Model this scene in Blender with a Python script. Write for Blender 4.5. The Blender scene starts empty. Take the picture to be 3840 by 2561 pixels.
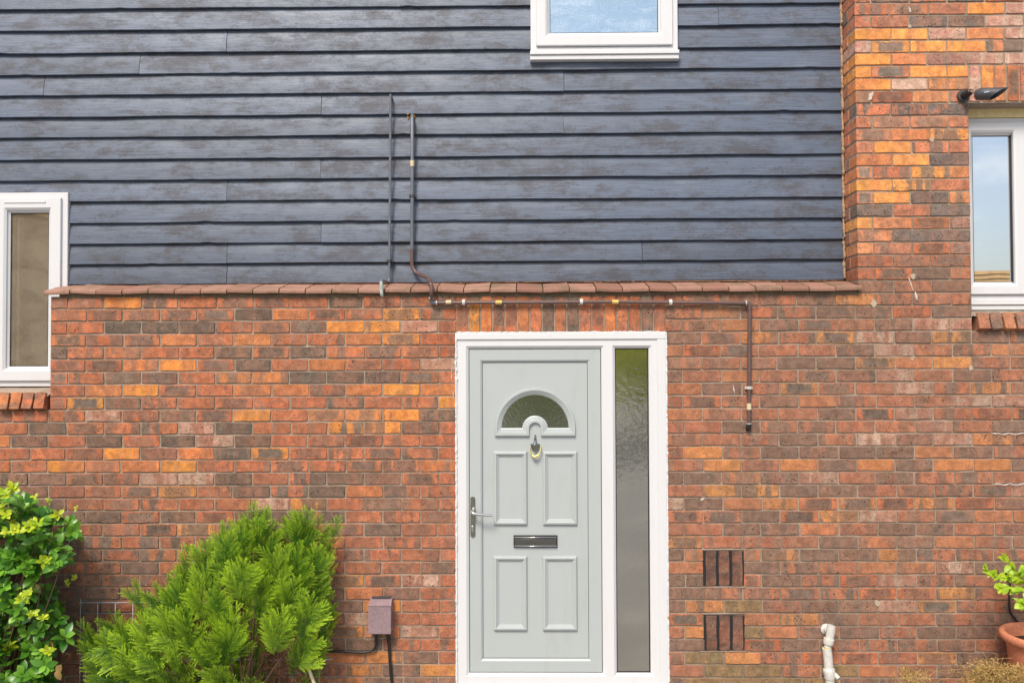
import bpy, bmesh, math, random
import numpy as np
from mathutils import Matrix, Vector, Euler, noise as mnoise
R = random.Random(7)
rad = math.radians
S = bpy.context.scene

# ------------------------------------------------------------------ camera
F_PX, EYE, DIST = 3125.0, 1.95, 5.0
cam_d = bpy.data.cameras.new('camera')
cam_d.sensor_width = 36.0
cam_d.lens = F_PX / 3840 * 36.0
cam_d.clip_end = 400
cam = bpy.data.objects.new('camera', cam_d)
S.collection.objects.link(cam)
ROT = (Matrix.Rotation(0.0135, 3, 'Z') @ Matrix.Rotation(rad(90 + 1.2134), 3, 'X') @ Matrix.Rotation(-0.00347, 3, 'Z'))
CAM = Vector((0, -DIST, EYE))
cam.matrix_world = Matrix.Translation(CAM) @ ROT.to_4x4()
S.camera = cam
S.render.resolution_x, S.render.resolution_y = 1024, 682

# ------------------------------------------------------------------ sky, sun, exposure
w = bpy.data.worlds.new('World'); S.world = w; w.use_nodes = True
nt = w.node_tree
bg = nt.nodes['Background']
sky = nt.nodes.new('ShaderNodeTexSky'); sky.sky_type = 'NISHITA'; sky.sun_disc = False
SUN_EL, SUN_AZ = 50, -20          # azimuth measured from straight in front of the wall, minus = left
sky.sun_elevation = rad(SUN_EL); sky.sun_rotation = rad(180 - SUN_AZ)
sky.air_density = 1.0; sky.dust_density = 3.0; sky.ozone_density = 0.6
tcw = nt.nodes.new('ShaderNodeTexCoord'); mpw = nt.nodes.new('ShaderNodeMapping'); mpw.inputs['Scale'].default_value = (1, 1, 2.6)
cln = nt.nodes.new('ShaderNodeTexNoise'); cln.inputs['Scale'].default_value = 4.2; cln.inputs['Detail'].default_value = 7; cln.inputs['Roughness'].default_value = .6
clr = nt.nodes.new('ShaderNodeMapRange'); clr.inputs[1].default_value = .52; clr.inputs[2].default_value = .72; clr.inputs[4].default_value = .75
clm = nt.nodes.new('ShaderNodeMix'); clm.data_type = 'RGBA'; clm.inputs[7].default_value = (7.5, 7.4, 7.2, 1)     # scattered white clouds all round
nt.links.new(tcw.outputs['Generated'], mpw.inputs[0]); nt.links.new(mpw.outputs[0], cln.inputs[0]); nt.links.new(cln.outputs[0], clr.inputs[0])
nt.links.new(clr.outputs[0], clm.inputs[0]); nt.links.new(sky.outputs[0], clm.inputs[6]); nt.links.new(clm.outputs[2], bg.inputs[0]); bg.inputs[1].default_value = 0.10
sl = bpy.data.lights.new('sun', 'SUN'); sl.energy = 2.0; sl.angle = rad(18); sl.color = (1.0, .92, .80)
so = bpy.data.objects.new('sun', sl); S.collection.objects.link(so)
sd = Vector((math.sin(rad(SUN_AZ)) * math.cos(rad(SUN_EL)), -math.cos(rad(SUN_AZ)) * math.cos(rad(SUN_EL)), math.sin(rad(SUN_EL))))
so.rotation_euler = sd.to_track_quat('Z', 'Y').to_euler(); so.location = (-3, -8, 9)
vs = S.view_settings
vs.view_transform = 'Standard'; vs.look = 'None'; vs.gamma = 1; vs.exposure = 0.82; vs.use_curve_mapping = False

# ------------------------------------------------------------------ helpers
def at(px, py, Y=0.0):
    """point of the plane y=Y seen at pixel (px, py) of the 3840 x 2561 photograph"""
    d = ROT @ Vector(((px - 1920) / F_PX, -(py - 1280.5) / F_PX, -1.0))
    return CAM + d * ((Y - CAM.y) / d.y)
def proj(p):
    q = ROT.transposed() @ (Vector(p) - CAM)
    return 1920 + F_PX * q.x / -q.z, 1280.5 - F_PX * q.y / -q.z
col = S.collection
def tag(o, label=None, category=None, group=None, kind=None):
    for k, v in (('label', label), ("category", category), ('group', group), ('kind', kind)):
        if v: o[k] = v
    return o
def link(o, parent=None):
    col.objects.link(o)
    if parent is not None: o.parent = parent
    return o
def empty(name, loc=(0, 0, 0), parent=None, **k):
    o = bpy.data.objects.new(name, None); o.location = loc; o.empty_display_size = .1
    link(o, parent); return tag(o, **k)
def mesh(name, v, f, mat=None, parent=None, smooth=False, loc=None, **k):
    me = bpy.data.meshes.new(name)
    me.from_pydata([tuple(p) for p in v], [], f); me.update()
    if mat is not None: me.materials.append(mat)
    if smooth:
        me.polygons.foreach_set('use_smooth', [True] * len(me.polygons))
        if smooth != 'all':
            me.set_sharp_from_angle(angle=rad(40))
    o = bpy.data.objects.new(name, me)
    if loc is not None: o.location = loc
    link(o, parent); return tag(o, **k)
class MB:
    """collects shapes into one mesh"""
    def __init__(s): s.v = []; s.f = []
    def add(s, v, f):
        n = len(s.v); s.v += [tuple(p) for p in v]; s.f += [tuple(i + n for i in q) for q in f]
    def box(s, x0, x1, y0, y1, z0, z1):
        s.add([(x, y, z) for x in (x0, x1) for y in (y0, y1) for z in (z0, z1)],
              [(0, 1, 3, 2), (4, 6, 7, 5), (0, 4, 5, 1), (2, 3, 7, 6), (0, 2, 6, 4), (1, 5, 7, 3)])
    def loft(s, rings, cap0=False, cap1=False, closed=True):
        n = len(rings[0]); v = [p for r in rings for p in r]; f = []
        for i in range(len(rings) - 1):
            for j in range(n if closed else n - 1):
                k = (j + 1) % n
                f.append((i * n + j, i * n + k, (i + 1) * n + k, (i + 1) * n + j))
        if cap0: f.append(tuple(range(n))[::-1])
        if cap1: f.append(tuple((len(rings) - 1) * n + j for j in range(n)))
        s.add(v, f)
    def rects(s, rs, cap=True):
        """rs: list of (x0,x1,z0,z1,y), lofted outside to inside"""
        s.loft([[(a, y, c), (b, y, c), (b, y, d), (a, y, d)] for a, b, c, d, y in rs], cap1=cap)
    def tube(s, pts, r, n=10, caps=True):
        pts = [Vector(p) for p in pts]; rings = []
        t0 = (pts[1] - pts[0]).normalized()
        up = Vector((0, 0, 1)) if abs(t0.z) < .9 else Vector((1, 0, 0))
        u = t0.cross(up).normalized()
        for i, p in enumerate(pts):
            t = (pts[min(i + 1, len(pts) - 1)] - pts[max(i - 1, 0)]).normalized()
            u = (u - t * u.dot(t)).normalized(); w_ = t.cross(u)
            rr = r[i] if isinstance(r, (list, tuple)) else r
            rings.append([p + (u * math.cos(a) + w_ * math.sin(a)) * rr for a in [2 * math.pi * k / n for k in range(n)]])
        s.loft(rings, caps, caps)
    def lathe(s, prof, axis_o, axis_d, n=20, caps=False):
        """prof: (distance along axis, radius)"""
        d = Vector(axis_d).normalized(); up = Vector((0, 0, 1)) if abs(d.z) < .9 else Vector((0, 1, 0))
        u = d.cross(up).normalized(); w_ = d.cross(u); o = Vector(axis_o)
        s.loft([[o + d * h + (u * math.cos(a) + w_ * math.sin(a)) * r for a in [2 * math.pi * k / n for k in range(n)]] for h, r in prof], caps, caps)
    def build(s, name, mat, parent=None, **k): return mesh(name, s.v, s.f, mat, parent, **k)
def smooth_path(pts, per=8):
    """Catmull-Rom through the points"""
    P = [Vector(p) for p in pts]; P = [P[0] * 2 - P[1]] + P + [P[-1] * 2 - P[-2]]; out = []
    for i in range(1, len(P) - 2):
        a, b, c, d = P[i - 1:i + 3]
        for k in range(per):
            t = k / per
            out.append(.5 * ((2 * b) + (c - a) * t + (2 * a - 5 * b + 4 * c - d) * t * t + (3 * b - a - 3 * c + d) * t ** 3))
    out.append(P[-2]); return out

# ------------------------------------------------------------------ materials
class NM:
    def __init__(s, name, rough=.6, spec=.5, metal=0):
        s.m = bpy.data.materials.new(name); s.m.use_nodes = True; s.t = s.m.node_tree
        s.b = s.t.nodes['Principled BSDF']
        s.b.inputs['Roughness'].default_value = rough; s.b.inputs['Specular IOR Level'].default_value = spec
        s.b.inputs['Metallic'].default_value = metal
        s.out = s.t.nodes['Material Output']
    def n(s, ty, **k):
        nd = s.t.nodes.new('ShaderNode' + ty)
        for a, b in k.items():
            if a.startswith('i_'):
                key = a[2:]; key = int(key) if key.isdigit() else key.replace('_', ' ')
                s.set(nd.inputs[key], b)
            else: setattr(nd, a, b)
        return nd
    def set(s, inp, v):
        if isinstance(v, bpy.types.NodeSocket): s.t.links.new(v, inp)
        elif isinstance(v, (tuple, list)) and len(v) == 3 and len(inp.default_value) == 4: inp.default_value = (*v, 1)
        else: inp.default_value = v
    def attr(s, name): return s.n('Attribute', attribute_name=name)
    def obj(s): return s.n('TexCoord').outputs['Object']
    def pos(s): return s.n('NewGeometry').outputs['Position']
    def map(s, v, sc, loc=(0, 0, 0)):
        return s.n('Mapping', i_Vector=v, i_Scale=sc, i_Location=loc).outputs[0]
    def noise(s, v, sc, det=3, rough=.5, dist=0):
        return s.n('TexNoise', i_Vector=v, i_Scale=sc, i_Detail=det, i_Roughness=rough, i_Distortion=dist).outputs[0]
    def ramp(s, v, a, b, lo=0., hi=1.):
        return s.n('MapRange', i_0=v, i_1=a, i_2=b, i_3=lo, i_4=hi, interpolation_type='SMOOTHSTEP').outputs[0]
    def math(s, op, a, b=0.):
        return s.n('Math', operation=op, i_0=a, i_1=b).outputs[0]
    def mix(s, f, a, b, blend='MIX'):
        nd = s.t.nodes.new('ShaderNodeMix'); nd.data_type = 'RGBA'; nd.blend_type = blend
        s.set(nd.inputs[0], f); s.set(nd.inputs[6], a); s.set(nd.inputs[7], b); return nd.outputs[2]
    def color(s, c): s.set(s.b.inputs['Base Color'], c); return s
    def bump(s, h, strength=.3, dist=.002):
        s.t.links.new(s.n('Bump', i_Strength=strength, i_Distance=dist, i_Height=h).outputs[0], s.b.inputs['Normal']); return s

def simple(name, c, rough=.5, spec=.5, metal=0, var=.12, sc=30, bump=.05):
    m = NM(name, rough, spec, metal); p = m.pos()
    n1 = m.noise(p, sc, 4, .6); n2 = m.noise(p, sc * 7, 3)
    f = m.math('MULTIPLY', m.math('ADD', n1, n2), .5)
    k = m.ramp(f, .3, .7, 1 - var, 1 + var)
    cc = m.n('VectorMath', operation='SCALE', i_0=c, i_3=k).outputs[0]
    m.color(cc)
    if bump: m.bump(n2, bump)
    return m.m

def mat_brick():
    m = NM('brick_clay', .88, .25)
    bc = m.attr('bc').outputs['Vector']; ca = m.attr('ca').outputs['Color']; cb = m.attr('cb').outputs['Color']
    ap = m.attr('bp'); bp = m.n('SeparateColor', i_0=ap.outputs['Color']); cen_w = ap.outputs['Alpha']
    uv = m.n('SeparateXYZ', i_0=m.attr('bu').outputs['Vector'])
    wob = m.math('SUBTRACT', m.noise(bc, 40, 3, .6), .5)
    # kiln marks: bands across the brick
    band = m.noise(m.map(bc, (15, 1, 1.6)), 1, 1.2, .5, .2)
    band = m.math('ADD', band, m.math('MULTIPLY', wob, .16))
    band = m.math('MULTIPLY', m.ramp(band, .49, .55), bp.outputs[0])
    # grey heart inside a paler rim
    rim = m.math('MAXIMUM', m.math('ABSOLUTE', uv.outputs[0]), m.math('MULTIPLY', m.math('ABSOLUTE', uv.outputs[2]), .82))
    heart = m.math('MULTIPLY', m.ramp(m.math('ADD', rim, m.math('MULTIPLY', wob, .5)), .80, .58), cen_w)
    blot = m.math('MULTIPLY', m.ramp(m.noise(bc, 30, 4, .6, .5), .47, .66), bp.outputs[1])
    c = m.mix(m.math('MAXIMUM', m.math('MAXIMUM', band, blot), heart), ca, cb)
    dust = m.math('MULTIPLY', m.ramp(m.noise(m.map(bc, (1, 1, 1), (5, 2, 8)), 16, 3, .6, .4), .40, .66), .30)
    c = m.mix(dust, c, (.235, .135, .09))
    big = m.ramp(m.noise(bc, 24, 3), .3, .7, .82, 1.18)
    fine = m.ramp(m.noise(bc, 150, 4, .7), .25, .75, .66, 1.30)
    c = m.n('VectorMath', operation='SCALE', i_0=c, i_3=m.math('MULTIPLY', big, fine)).outputs[0]
    pale = m.math('MULTIPLY', m.ramp(m.noise(m.map(bc, (1, 1, 1), (3, 9, 2)), 30, 4, .65), .58, .78), .34)
    c = m.mix(pale, c, (.50, .32, .23))
    vor = m.n('TexVoronoi', i_Vector=m.n('VectorMath', operation='ADD', i_0=bc, i_1=m.n('VectorMath', operation='SCALE', i_0=m.n('TexNoise', i_Vector=bc, i_Scale=120.0).outputs[1], i_3=.012).outputs[0]).outputs[0], i_Scale=62.0).outputs['Distance']
    keep = m.ramp(m.noise(m.map(bc, (1, 1, 1), (7, 1, 5)), 34, 2), .48, .56)
    spk = m.math('MULTIPLY', m.math('MULTIPLY', m.ramp(vor, .36, .14), keep), bp.outputs[2])
    c = m.mix(spk, c, (.035, .028, .026))
    m.color(c)
    h = m.math('ADD', m.noise(bc, 110, 5, .7), m.math('MULTIPLY', spk, -.9))
    m.bump(h, .7, .003)
    return m.m
def mat_mortar():
    m = NM('mortar', .95, .1); p = m.pos()
    n1 = m.noise(p, 5, 3); n2 = m.noise(p, 240, 4, .7); n3 = m.noise(p, 1.1, 2)
    c = m.mix(m.ramp(n1, .35, .65), (.275, .212, .160), (.37, .29, .225))
    c = m.mix(m.math('MULTIPLY', m.ramp(n3, .5, .7), .5), c, (.165, .125, .092))
    c = m.n('VectorMath', operation='SCALE', i_0=c, i_3=m.ramp(n2, .25, .75, .7, 1.25)).outputs[0]
    m.color(c); m.bump(m.math('ADD', n2, m.noise(p, 45, 3)), .7, .004); return m.m
def mat_board():
    m = NM('stained_weatherboard', .5, .5); o = m.obj()
    s = m.attr('seed').outputs['Fac']
    v = m.n('VectorMath', operation='ADD', i_0=o, i_1=m.n('CombineXYZ', i_0=s, i_1=s, i_2=s).outputs[0]).outputs[0]
    patch = m.noise(m.map(v, (1.6, 1, 4.5)), 1.7, 9, .70, .3)
    patch2 = m.noise(m.map(v, (6, 1, 12)), 1.6, 5, .68, .2)
    grain = m.noise(m.map(v, (5, 1, 190)), 1.0, 4, .65, .6)
    f = m.math('ADD', m.math('MULTIPLY', patch, .62), m.math('MULTIPLY', patch2, .38))
    f = m.math('ADD', f, m.math('MULTIPLY', m.math('SUBTRACT', m.noise(m.map(v, (70, 1, 130)), 1, 3, .6), .5), .22))
    c = m.mix(m.ramp(f, .46, .60), (.082, .108, .160), (.060, .064, .083))
    c = m.mix(m.math('MULTIPLY', m.ramp(m.noise(m.map(v, (2.2, 1, 5)), 1.3, 3), .53, .7), .6), c, (.116, .138, .188))
    c = m.n('VectorMath', operation='SCALE', i_0=c, i_3=m.math('MULTIPLY', m.ramp(grain, .28, .72, .70, 1.26), m.attr('tone').outputs['Fac'])).outputs[0]
    spots = m.ramp(m.noise(m.map(v, (24, 1, 60)), 1.0, 3), .66, .73)
    c = m.mix(m.math('MULTIPLY', spots, .5), c, (.03, .03, .036))
    crack = m.math('MULTIPLY', m.ramp(m.noise(m.map(v, (2.6, 1, 120)), 1, 2, .5, .4), .715, .75), .8)
    c = m.mix(crack, c, (.02, .018, .018))
    m.color(c)
    m.set(m.b.inputs['Roughness'], m.ramp(f, .35, .65, .42, .62))
    m.bump(m.math('SUBTRACT', m.math('ADD', grain, m.math('MULTIPLY', m.noise(m.map(v, (60, 1, 120)), 1, 3), .5)), m.math('MULTIPLY', crack, 1.5)), .35, .002)
    return m.m
def mat_tile():
    m = NM('clay_tile', .75, .3); o = m.pos(); s = m.attr('seed').outputs['Fac']
    n1 = m.noise(o, 9, 4, .6); n2 = m.noise(o, 140, 4, .7)
    c = m.mix(s, (.245, .120, .086), (.345, .195, .145))
    c = m.mix(m.math('MULTIPLY', m.ramp(n1, .45, .70), .75), c, (.165, .115, .07))
    c = m.n('VectorMath', operation='SCALE', i_0=c, i_3=m.ramp(n2, .25, .75, .8, 1.2)).outputs[0]
    m.color(c); m.bump(n2, .3); return m.m
def mat_upvc(name, c, dirt=.25, rough=.32):
    m = NM(name, rough, .5); p = m.pos()
    d = m.math('MULTIPLY', m.ramp(m.noise(m.map(p, (6, 6, 1.4)), 2.2, 5, .65), .5, .8), dirt)
    cc = m.mix(d, c, (c[0] * .80, c[1] * .78, c[2] * .72))
    d2 = m.math('MULTIPLY', m.ramp(m.noise(p, 90, 3), .68, .78), dirt * .7)
    cc = m.mix(d2, cc, (.35, .31, .25))
    m.color(cc); m.bump(m.noise(p, 3.5, 2), .05, .004); return m.m
def mat_glass(name, mirror, see, tint=(1, 1, 1), rough=.0, body=(.05, .05, .05), wob=.0, wsc=2.0, mottle=None):
    """window glass: mirror-like reflection, part see-through, part milky body"""
    m = NM(name); p = m.pos(); t = m.t
    gl = m.n('BsdfGlossy', i_Color=tint, i_Roughness=rough)
    if wob:
        h = m.noise(p, wsc, 3, .6)
        m.t.links.new(m.n('Bump', i_Strength=1.0, i_Distance=wob, i_Height=h).outputs[0], gl.inputs['Normal'])
    tr = m.n('BsdfTransparent', i_Color=(.95, .97, .95)); df = m.n('BsdfDiffuse', i_Color=body)
    if mottle:
        f_ = m.ramp(m.noise(m.map(p, (1, 1, 2.2)), 3.2, 6, .65, .5), .42, .66)
        f2 = m.ramp(m.noise(p, 130, 3), .35, .65, .8, 1.2)
        m.set(df.inputs[0], m.n('VectorMath', operation='SCALE', i_0=m.mix(f_, body, mottle), i_3=f2).outputs[0])
    a = m.n('MixShader', i_0=see, i_1=df.outputs[0], i_2=tr.outputs[0])
    fr = m.n('LayerWeight', i_Blend=.25).outputs['Fresnel']
    k = m.math('ADD', m.math('MULTIPLY', fr, .5), mirror)
    b = m.n('MixShader', i_0=k, i_1=a.outputs[0], i_2=gl.outputs[0])
    t.links.new(b.outputs[0], m.out.inputs[0]); return m.m
def mat_leaf(name, c0, c1, sheen=.35, trans=.25):
    """leaf colour runs between c0 and c1 by the 'tone' attribute, or at random per object"""
    m = NM(name, sheen, .45); t = m.t
    tone = m.attr('tone').outputs['Fac']
    rnd = m.n('ObjectInfo').outputs['Random']
    f = m.math('ADD', tone, m.math('MULTIPLY', m.math('SUBTRACT', rnd, .5), .35))
    f = m.math('ADD', f, m.math('MULTIPLY', m.math('SUBTRACT', m.noise(m.pos(), 22, 2), .5), .5))
    c = m.mix(f, c0, c1); m.n  # noqa
    m.color(c)
    tl = m.n('BsdfTranslucent', i_Color=c)
    mx = m.n('MixShader', i_0=trans, i_1=m.b.outputs[0], i_2=tl.outputs[0])
    t.links.new(mx.outputs[0], m.out.inputs[0]); return m.m

BRICK, MORTAR, BOARD, TILE = mat_brick(), mat_mortar(), mat_board(), mat_tile()
WHITE = mat_upvc('white_upvc', (.63, .635, .65), .30)
SEAL = simple('white_sealant', (.66, .66, .66), .6, .3, var=.1)
DOORC = mat_upvc('pale_grey_green_upvc', (.40, .435, .438), .32, .34)
GASKET = simple('dark_gasket', (.02, .021, .022), .6)
CREAM = simple('cream_timber', (.78, .63, .34), .6)
CHROME = simple('polished_chrome', (.62, .62, .61), .12, .5, 1, var=.05, bump=0)
BRASS = simple('yellowed_brass', (.72, .62, .22), .25, .5, .55, var=.1, bump=0)
DARKST = simple('dull_steel_plate', (.30, .29, .25), .3, .5, 1, var=.15)
BLACKP = simple('black_plastic', (.014, .014, .015), .42, .5)
GREYP = simple('dark_grey_plastic', (.055, .058, .066), .45, .5)
MAUVE = simple('faded_brown_plastic', (.265, .185, .20), .55, .35, var=.2, sc=14)
PIPEB = simple('brown_paint', (.115, .068, .060), .4, .5, var=.2, sc=18)
PIPEG = simple('blue_grey_paint', (.125, .135, .155), .38, .5, var=.16, sc=18)
WHITEP = simple('white_plastic_pipe', (.56, .55, .51), .45, .45, var=.16, sc=12)
YELLOW = simple('yellow_tape', (.60, .43, .12), .6)
CREAMT = simple('cream_tape', (.58, .49, .31), .6)
VERD = simple('weathered_pipe_end', (.40, .45, .40), .7, .2, var=.3)
WIRE = simple('galvanised_wire', (.42, .45, .50), .4, .5, .6)
TERRA = simple('terracotta', (.53, .20, .11), .8, .2, var=.18, sc=10)
SOIL = simple('soil', (.05, .035, .025), .95, .1, var=.4, sc=40, bump=.6)
BARK = simple('twig_bark', (.13, .085, .05), .85, .15, var=.3)
DEAD = simple('dead_brown_twigs', (.16, .075, .042), .9, .1, var=.35)
DRY = simple('dry_straw_flowers', (.40, .27, .10), .9, .1, var=.35, sc=60)
CANE = simple('pale_cane', (.50, .42, .28), .7, .2)
FOAM = simple('orange_foam', (.62, .28, .03), .85, .2, var=.4, sc=90)
SPLASH = simple('dried_white_splash', (.52, .46, .40), .9, .1, var=.3, sc=60)
PLUG = simple('filler', (.42, .35, .26), .95, .1)
GLASS_SKY = mat_glass('reflective_glass', .74, .75, (.93, .97, 1.0), 0, (.3, .33, .38), .0006, 1.2)
GLASS_UP = mat_glass('obscure_bathroom_glass', .30, .10, (.70, .86, 1.0), .08, (.20, .31, .42), .0012, 40, (.42, .52, .60))
GLASS_L = mat_glass('beige_body_glass', .34, .45, (1, .97, .92), 0, (.36, .30, .215), .0012, 2.5, (.24, .195, .135))  # beige body stands in for light on the blind and streaky reflections
GLASS_S = mat_glass('frosted_glass', .46, .30, (1, .98, .90), .05, (.045, .046, .046), .0008, 30, (.095, .092, .085))
GLASS_D = mat_glass('stippled_glass', .26, .25, (.95, 1, .85), .04, (.035, .036, .027), .0005, 70)

# ------------------------------------------------------------------ large structure: ground and house
CP, Z0 = 0.0759217, -0.0163              # course height and foot of the lowest course
def zj(m): return Z0 + m * CP            # bed joint below course m
g = MB(); g.add([(-90, -90, -.15), (90, -90, -.15), (90, 40, -.15), (-90, 40, -.15)], [(0, 1, 2, 3)])
gm = NM('paving_ground', .9, .2); gp = gm.pos()
gm.color(gm.mix(gm.ramp(gm.noise(gp, 1.3, 5, .6), .3, .7), (.24, .235, .225), (.33, .325, .31))); gm.bump(gm.noise(gp, 60, 4), .4)
g.build('ground', gm.m, kind='structure')

house = empty('brick_house', (0, 0, 0), label='red brick house front with dark weatherboarding above a tiled ledge', category='house')

XL, XDL, XDR, XP, XW = -2.86, -.404, .853, 2.0005, 2.676      # left jamb, door jambs, pier corner, right window jamb
XMIN, XMAX, ZTOP = -3.75, 3.75, 4.72
M_LEDGE, M_TOP = 31, 62
Z_LSILL, Z_RSILL = zj(22), zj(28)         # underside of the brick sills
Z_RHEAD = zj(46)                    # head of the right window opening
vent_x0 = at(2639, 2100).x; vent_x1 = at(2787, 2100).x

def solid(x, z):
    """is there brickwork at this point of the wall face?"""
    if z > zj(M_TOP): return False
    if x < XL: return z < Z_LSILL
    if x < XDL: return z < zj(M_LEDGE)
    if x < XDR: return zj(28) < z < zj(M_LEDGE)
    if x < XP: return z < zj(M_LEDGE)
    if x < XW: return True
    return z < Z_RSILL or z > Z_RHEAD
xs = [XMIN, XL, XDL, XDR, XP, XW, XMAX]; zs = [-.15, zj(22), zj(28), zj(M_LEDGE), Z_RHEAD, zj(M_TOP)]
xs_in = {XP: XP + .005}
mb = MB(); YM, YB = .0058, .26
nx, nz = len(xs) - 1, len(zs) - 1
fill = [[solid((xs[i] + xs[i + 1]) / 2, (zs[j] + zs[j + 1]) / 2) for j in range(nz)] for i in range(nx)]
def X(i, j=None): return xs_in.get(xs[i], xs[i]) if (j is not None and zs[j] >= zj(M_LEDGE) - 1e-6) else xs[i]
for i in range(nx):
    for j in range(nz):
        if not fill[i][j]: continue
        a, b, c, d = X(i, j), X(i + 1, j), zs[j], zs[j + 1]
        # front face cut into cells so that the mortar can be slightly uneven
        kx = max(1, int((b - a) / .06)); kz = max(1, int((d - c) / .03))
        vv = []; ff = []
        for p in range(kx + 1):
            for q in range(kz + 1):
                x_, z_ = a + (b - a) * p / kx, c + (d - c) * q / kz
                vv.append((x_, YM + 0.0018 * mnoise.noise((x_ * 31, 3, z_ * 31)), z_))
        for p in range(kx):
            for q in range(kz):
                n0 = p * (kz + 1) + q; ff.append((n0, n0 + kz + 1, n0 + kz + 2, n0 + 1))
        mb.add(vv, ff)
        for (di, dj, quad) in ((-1, 0, [(a, YM, c), (a, YB, c), (a, YB, d), (a, YM, d)]), (1, 0, [(b, YM, c), (b, YM, d), (b, YB, d), (b, YB, c)]),
                               (0, -1, [(a, YM, c), (b, YM, c), (b, YB, c), (a, YB, c)]), (0, 1, [(a, YM, d), (a, YB, d), (b, YB, d), (b, YM, d)])):
            ii, jj = i + di, j + dj
            if not (0 <= ii < nx and 0 <= jj < nz) or not fill[ii][jj]: mb.add(quad, [(0, 1, 2, 3)])
wall = mb.build('brick_wall', MORTAR, house, label='red and brown stretcher bond brick wall')

def bead(name, pts, r, mat, parent, step=.012, jag=.5, n=6):
    """irregular bead of sealant along a polyline"""
    P = []
    for a, b in zip(pts[:-1], pts[1:]):
        a, b = Vector(a), Vector(b); k = max(1, int((b - a).length / step))
        P += [a.lerp(b, q / k) for q in range(k)]
    P.append(Vector(pts[-1])); sd_ = R.uniform(0, 99)
    amt = lambda p: max(0., mnoise.noise(p * 9 + Vector((sd_, 0, 0))) + .25)      # some stretches are neat, others smeared
    P2 = [p + Vector((R.gauss(0, .28), R.gauss(0, .1), R.gauss(0, .28))) * (r * jag * amt(p)) for p in P]
    mb = MB(); mb.tube(P2, [r * max(.45, 1 + jag * (.5 * mnoise.noise(p * 70 + Vector((sd_, 3, 0))) + R.gauss(0, .22) * amt(p))) for p in P], n); return mb.build(name, mat, parent, smooth='all')
# ---- bricks
CLS = {  # main colour, second colour, banding, blotching, specks
 'r': ((.455, .146, .068), (.250, .122, .080), .70, .75, .8), 'o': ((.54, .186, .067), (.37, .148, .076), .7, .6, .5),
 'y': ((.63, .242, .058), (.49, .180, .070), .9, .35, .35), 'd': ((.128, .097, .076), (.215, .120, .082), .7, .7, 1.),
 'm': ((.470, .155, .070), (.150, .115, .092), 1., .6, 1.), 'p': ((.40, .185, .122), (.47, .335, .25), .8, .8, .9),
 'b': ((.265, .130, .084), (.155, .114, .088), .9, .75, 1.), 'g': ((.29, .19, .07), (.19, .135, .065), .8, .6, .8),
 'v': ((.120, .068, .052), (.24, .105, .066), .8, .6, .6)}
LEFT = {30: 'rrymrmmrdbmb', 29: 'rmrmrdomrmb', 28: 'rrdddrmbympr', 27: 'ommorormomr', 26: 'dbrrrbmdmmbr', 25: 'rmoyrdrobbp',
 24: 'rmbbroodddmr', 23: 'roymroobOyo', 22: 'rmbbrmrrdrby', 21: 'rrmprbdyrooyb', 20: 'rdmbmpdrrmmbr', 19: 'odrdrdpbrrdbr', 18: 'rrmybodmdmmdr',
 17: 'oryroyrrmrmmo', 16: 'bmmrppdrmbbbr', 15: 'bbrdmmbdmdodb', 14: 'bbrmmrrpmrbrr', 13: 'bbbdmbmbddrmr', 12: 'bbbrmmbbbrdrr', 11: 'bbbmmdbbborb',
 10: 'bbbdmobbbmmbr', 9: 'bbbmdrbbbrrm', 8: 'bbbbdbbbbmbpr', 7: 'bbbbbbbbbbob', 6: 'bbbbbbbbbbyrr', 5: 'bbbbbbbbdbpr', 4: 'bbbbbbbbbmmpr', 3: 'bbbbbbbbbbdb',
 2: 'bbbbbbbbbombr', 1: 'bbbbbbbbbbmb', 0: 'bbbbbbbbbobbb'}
RIGHT = {30: 'rmbbbmbrm', 29: 'modmbbmb', 28: 'rmobmrbpp', 27: 'bmmmmpbmbb', 26: 'ommrrbpmbo', 25: 'rrrddmoyrm', 24: 'brormbprbm', 23: 'odrmmrpbmr', 22: 'rmmbombbpp',
 21: 'orrrbmpbbb', 20: 'rrdmbrrpbb', 19: 'mrrdmpbpmb', 18: 'dyrdbddobr', 17: 'ryrybybyyb', 16: 'ddobprbbmr', 15: 'rmmdbmbdmp', 14: 'pdomdmdmdm', 13: 'mmdmmprboo',
 12: 'rrbbordbrm', 11: 'mrrrboborr', 10: 'doomdbmmdm', 9: 'oodmboopdb', 8: 'ddddbmpdbb', 7: 'bmmmmmdmdd', 6: 'bmgrdbpmdd', 5: 'mgombrrbbb', 4: 'bygombrddb', 3: 'dgddbmdbrb',
 2: 'rgybbmbmbb', 1: 'rggmgorbmb', 0: 'bggggbbbbb'}
PIER = {53: 'bmryp', 52: 'rrddp', 51: 'yypop', 50: 'pmyym', 49: 'yobpp', 48: 'ymyy', 47: 'ypo', 46: 'omor', 45: 'mdd', 44: 'rmmr', 43: 'mom', 42: 'rymr', 41: 'oyd', 40: 'ormo', 39: 'ymr',
 38: 'rydo', 37: 'drd', 36: 'yodb', 35: 'odd', 34: 'ommm', 33: 'bmm', 32: 'rmdr', 31: 'brb'}
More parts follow.
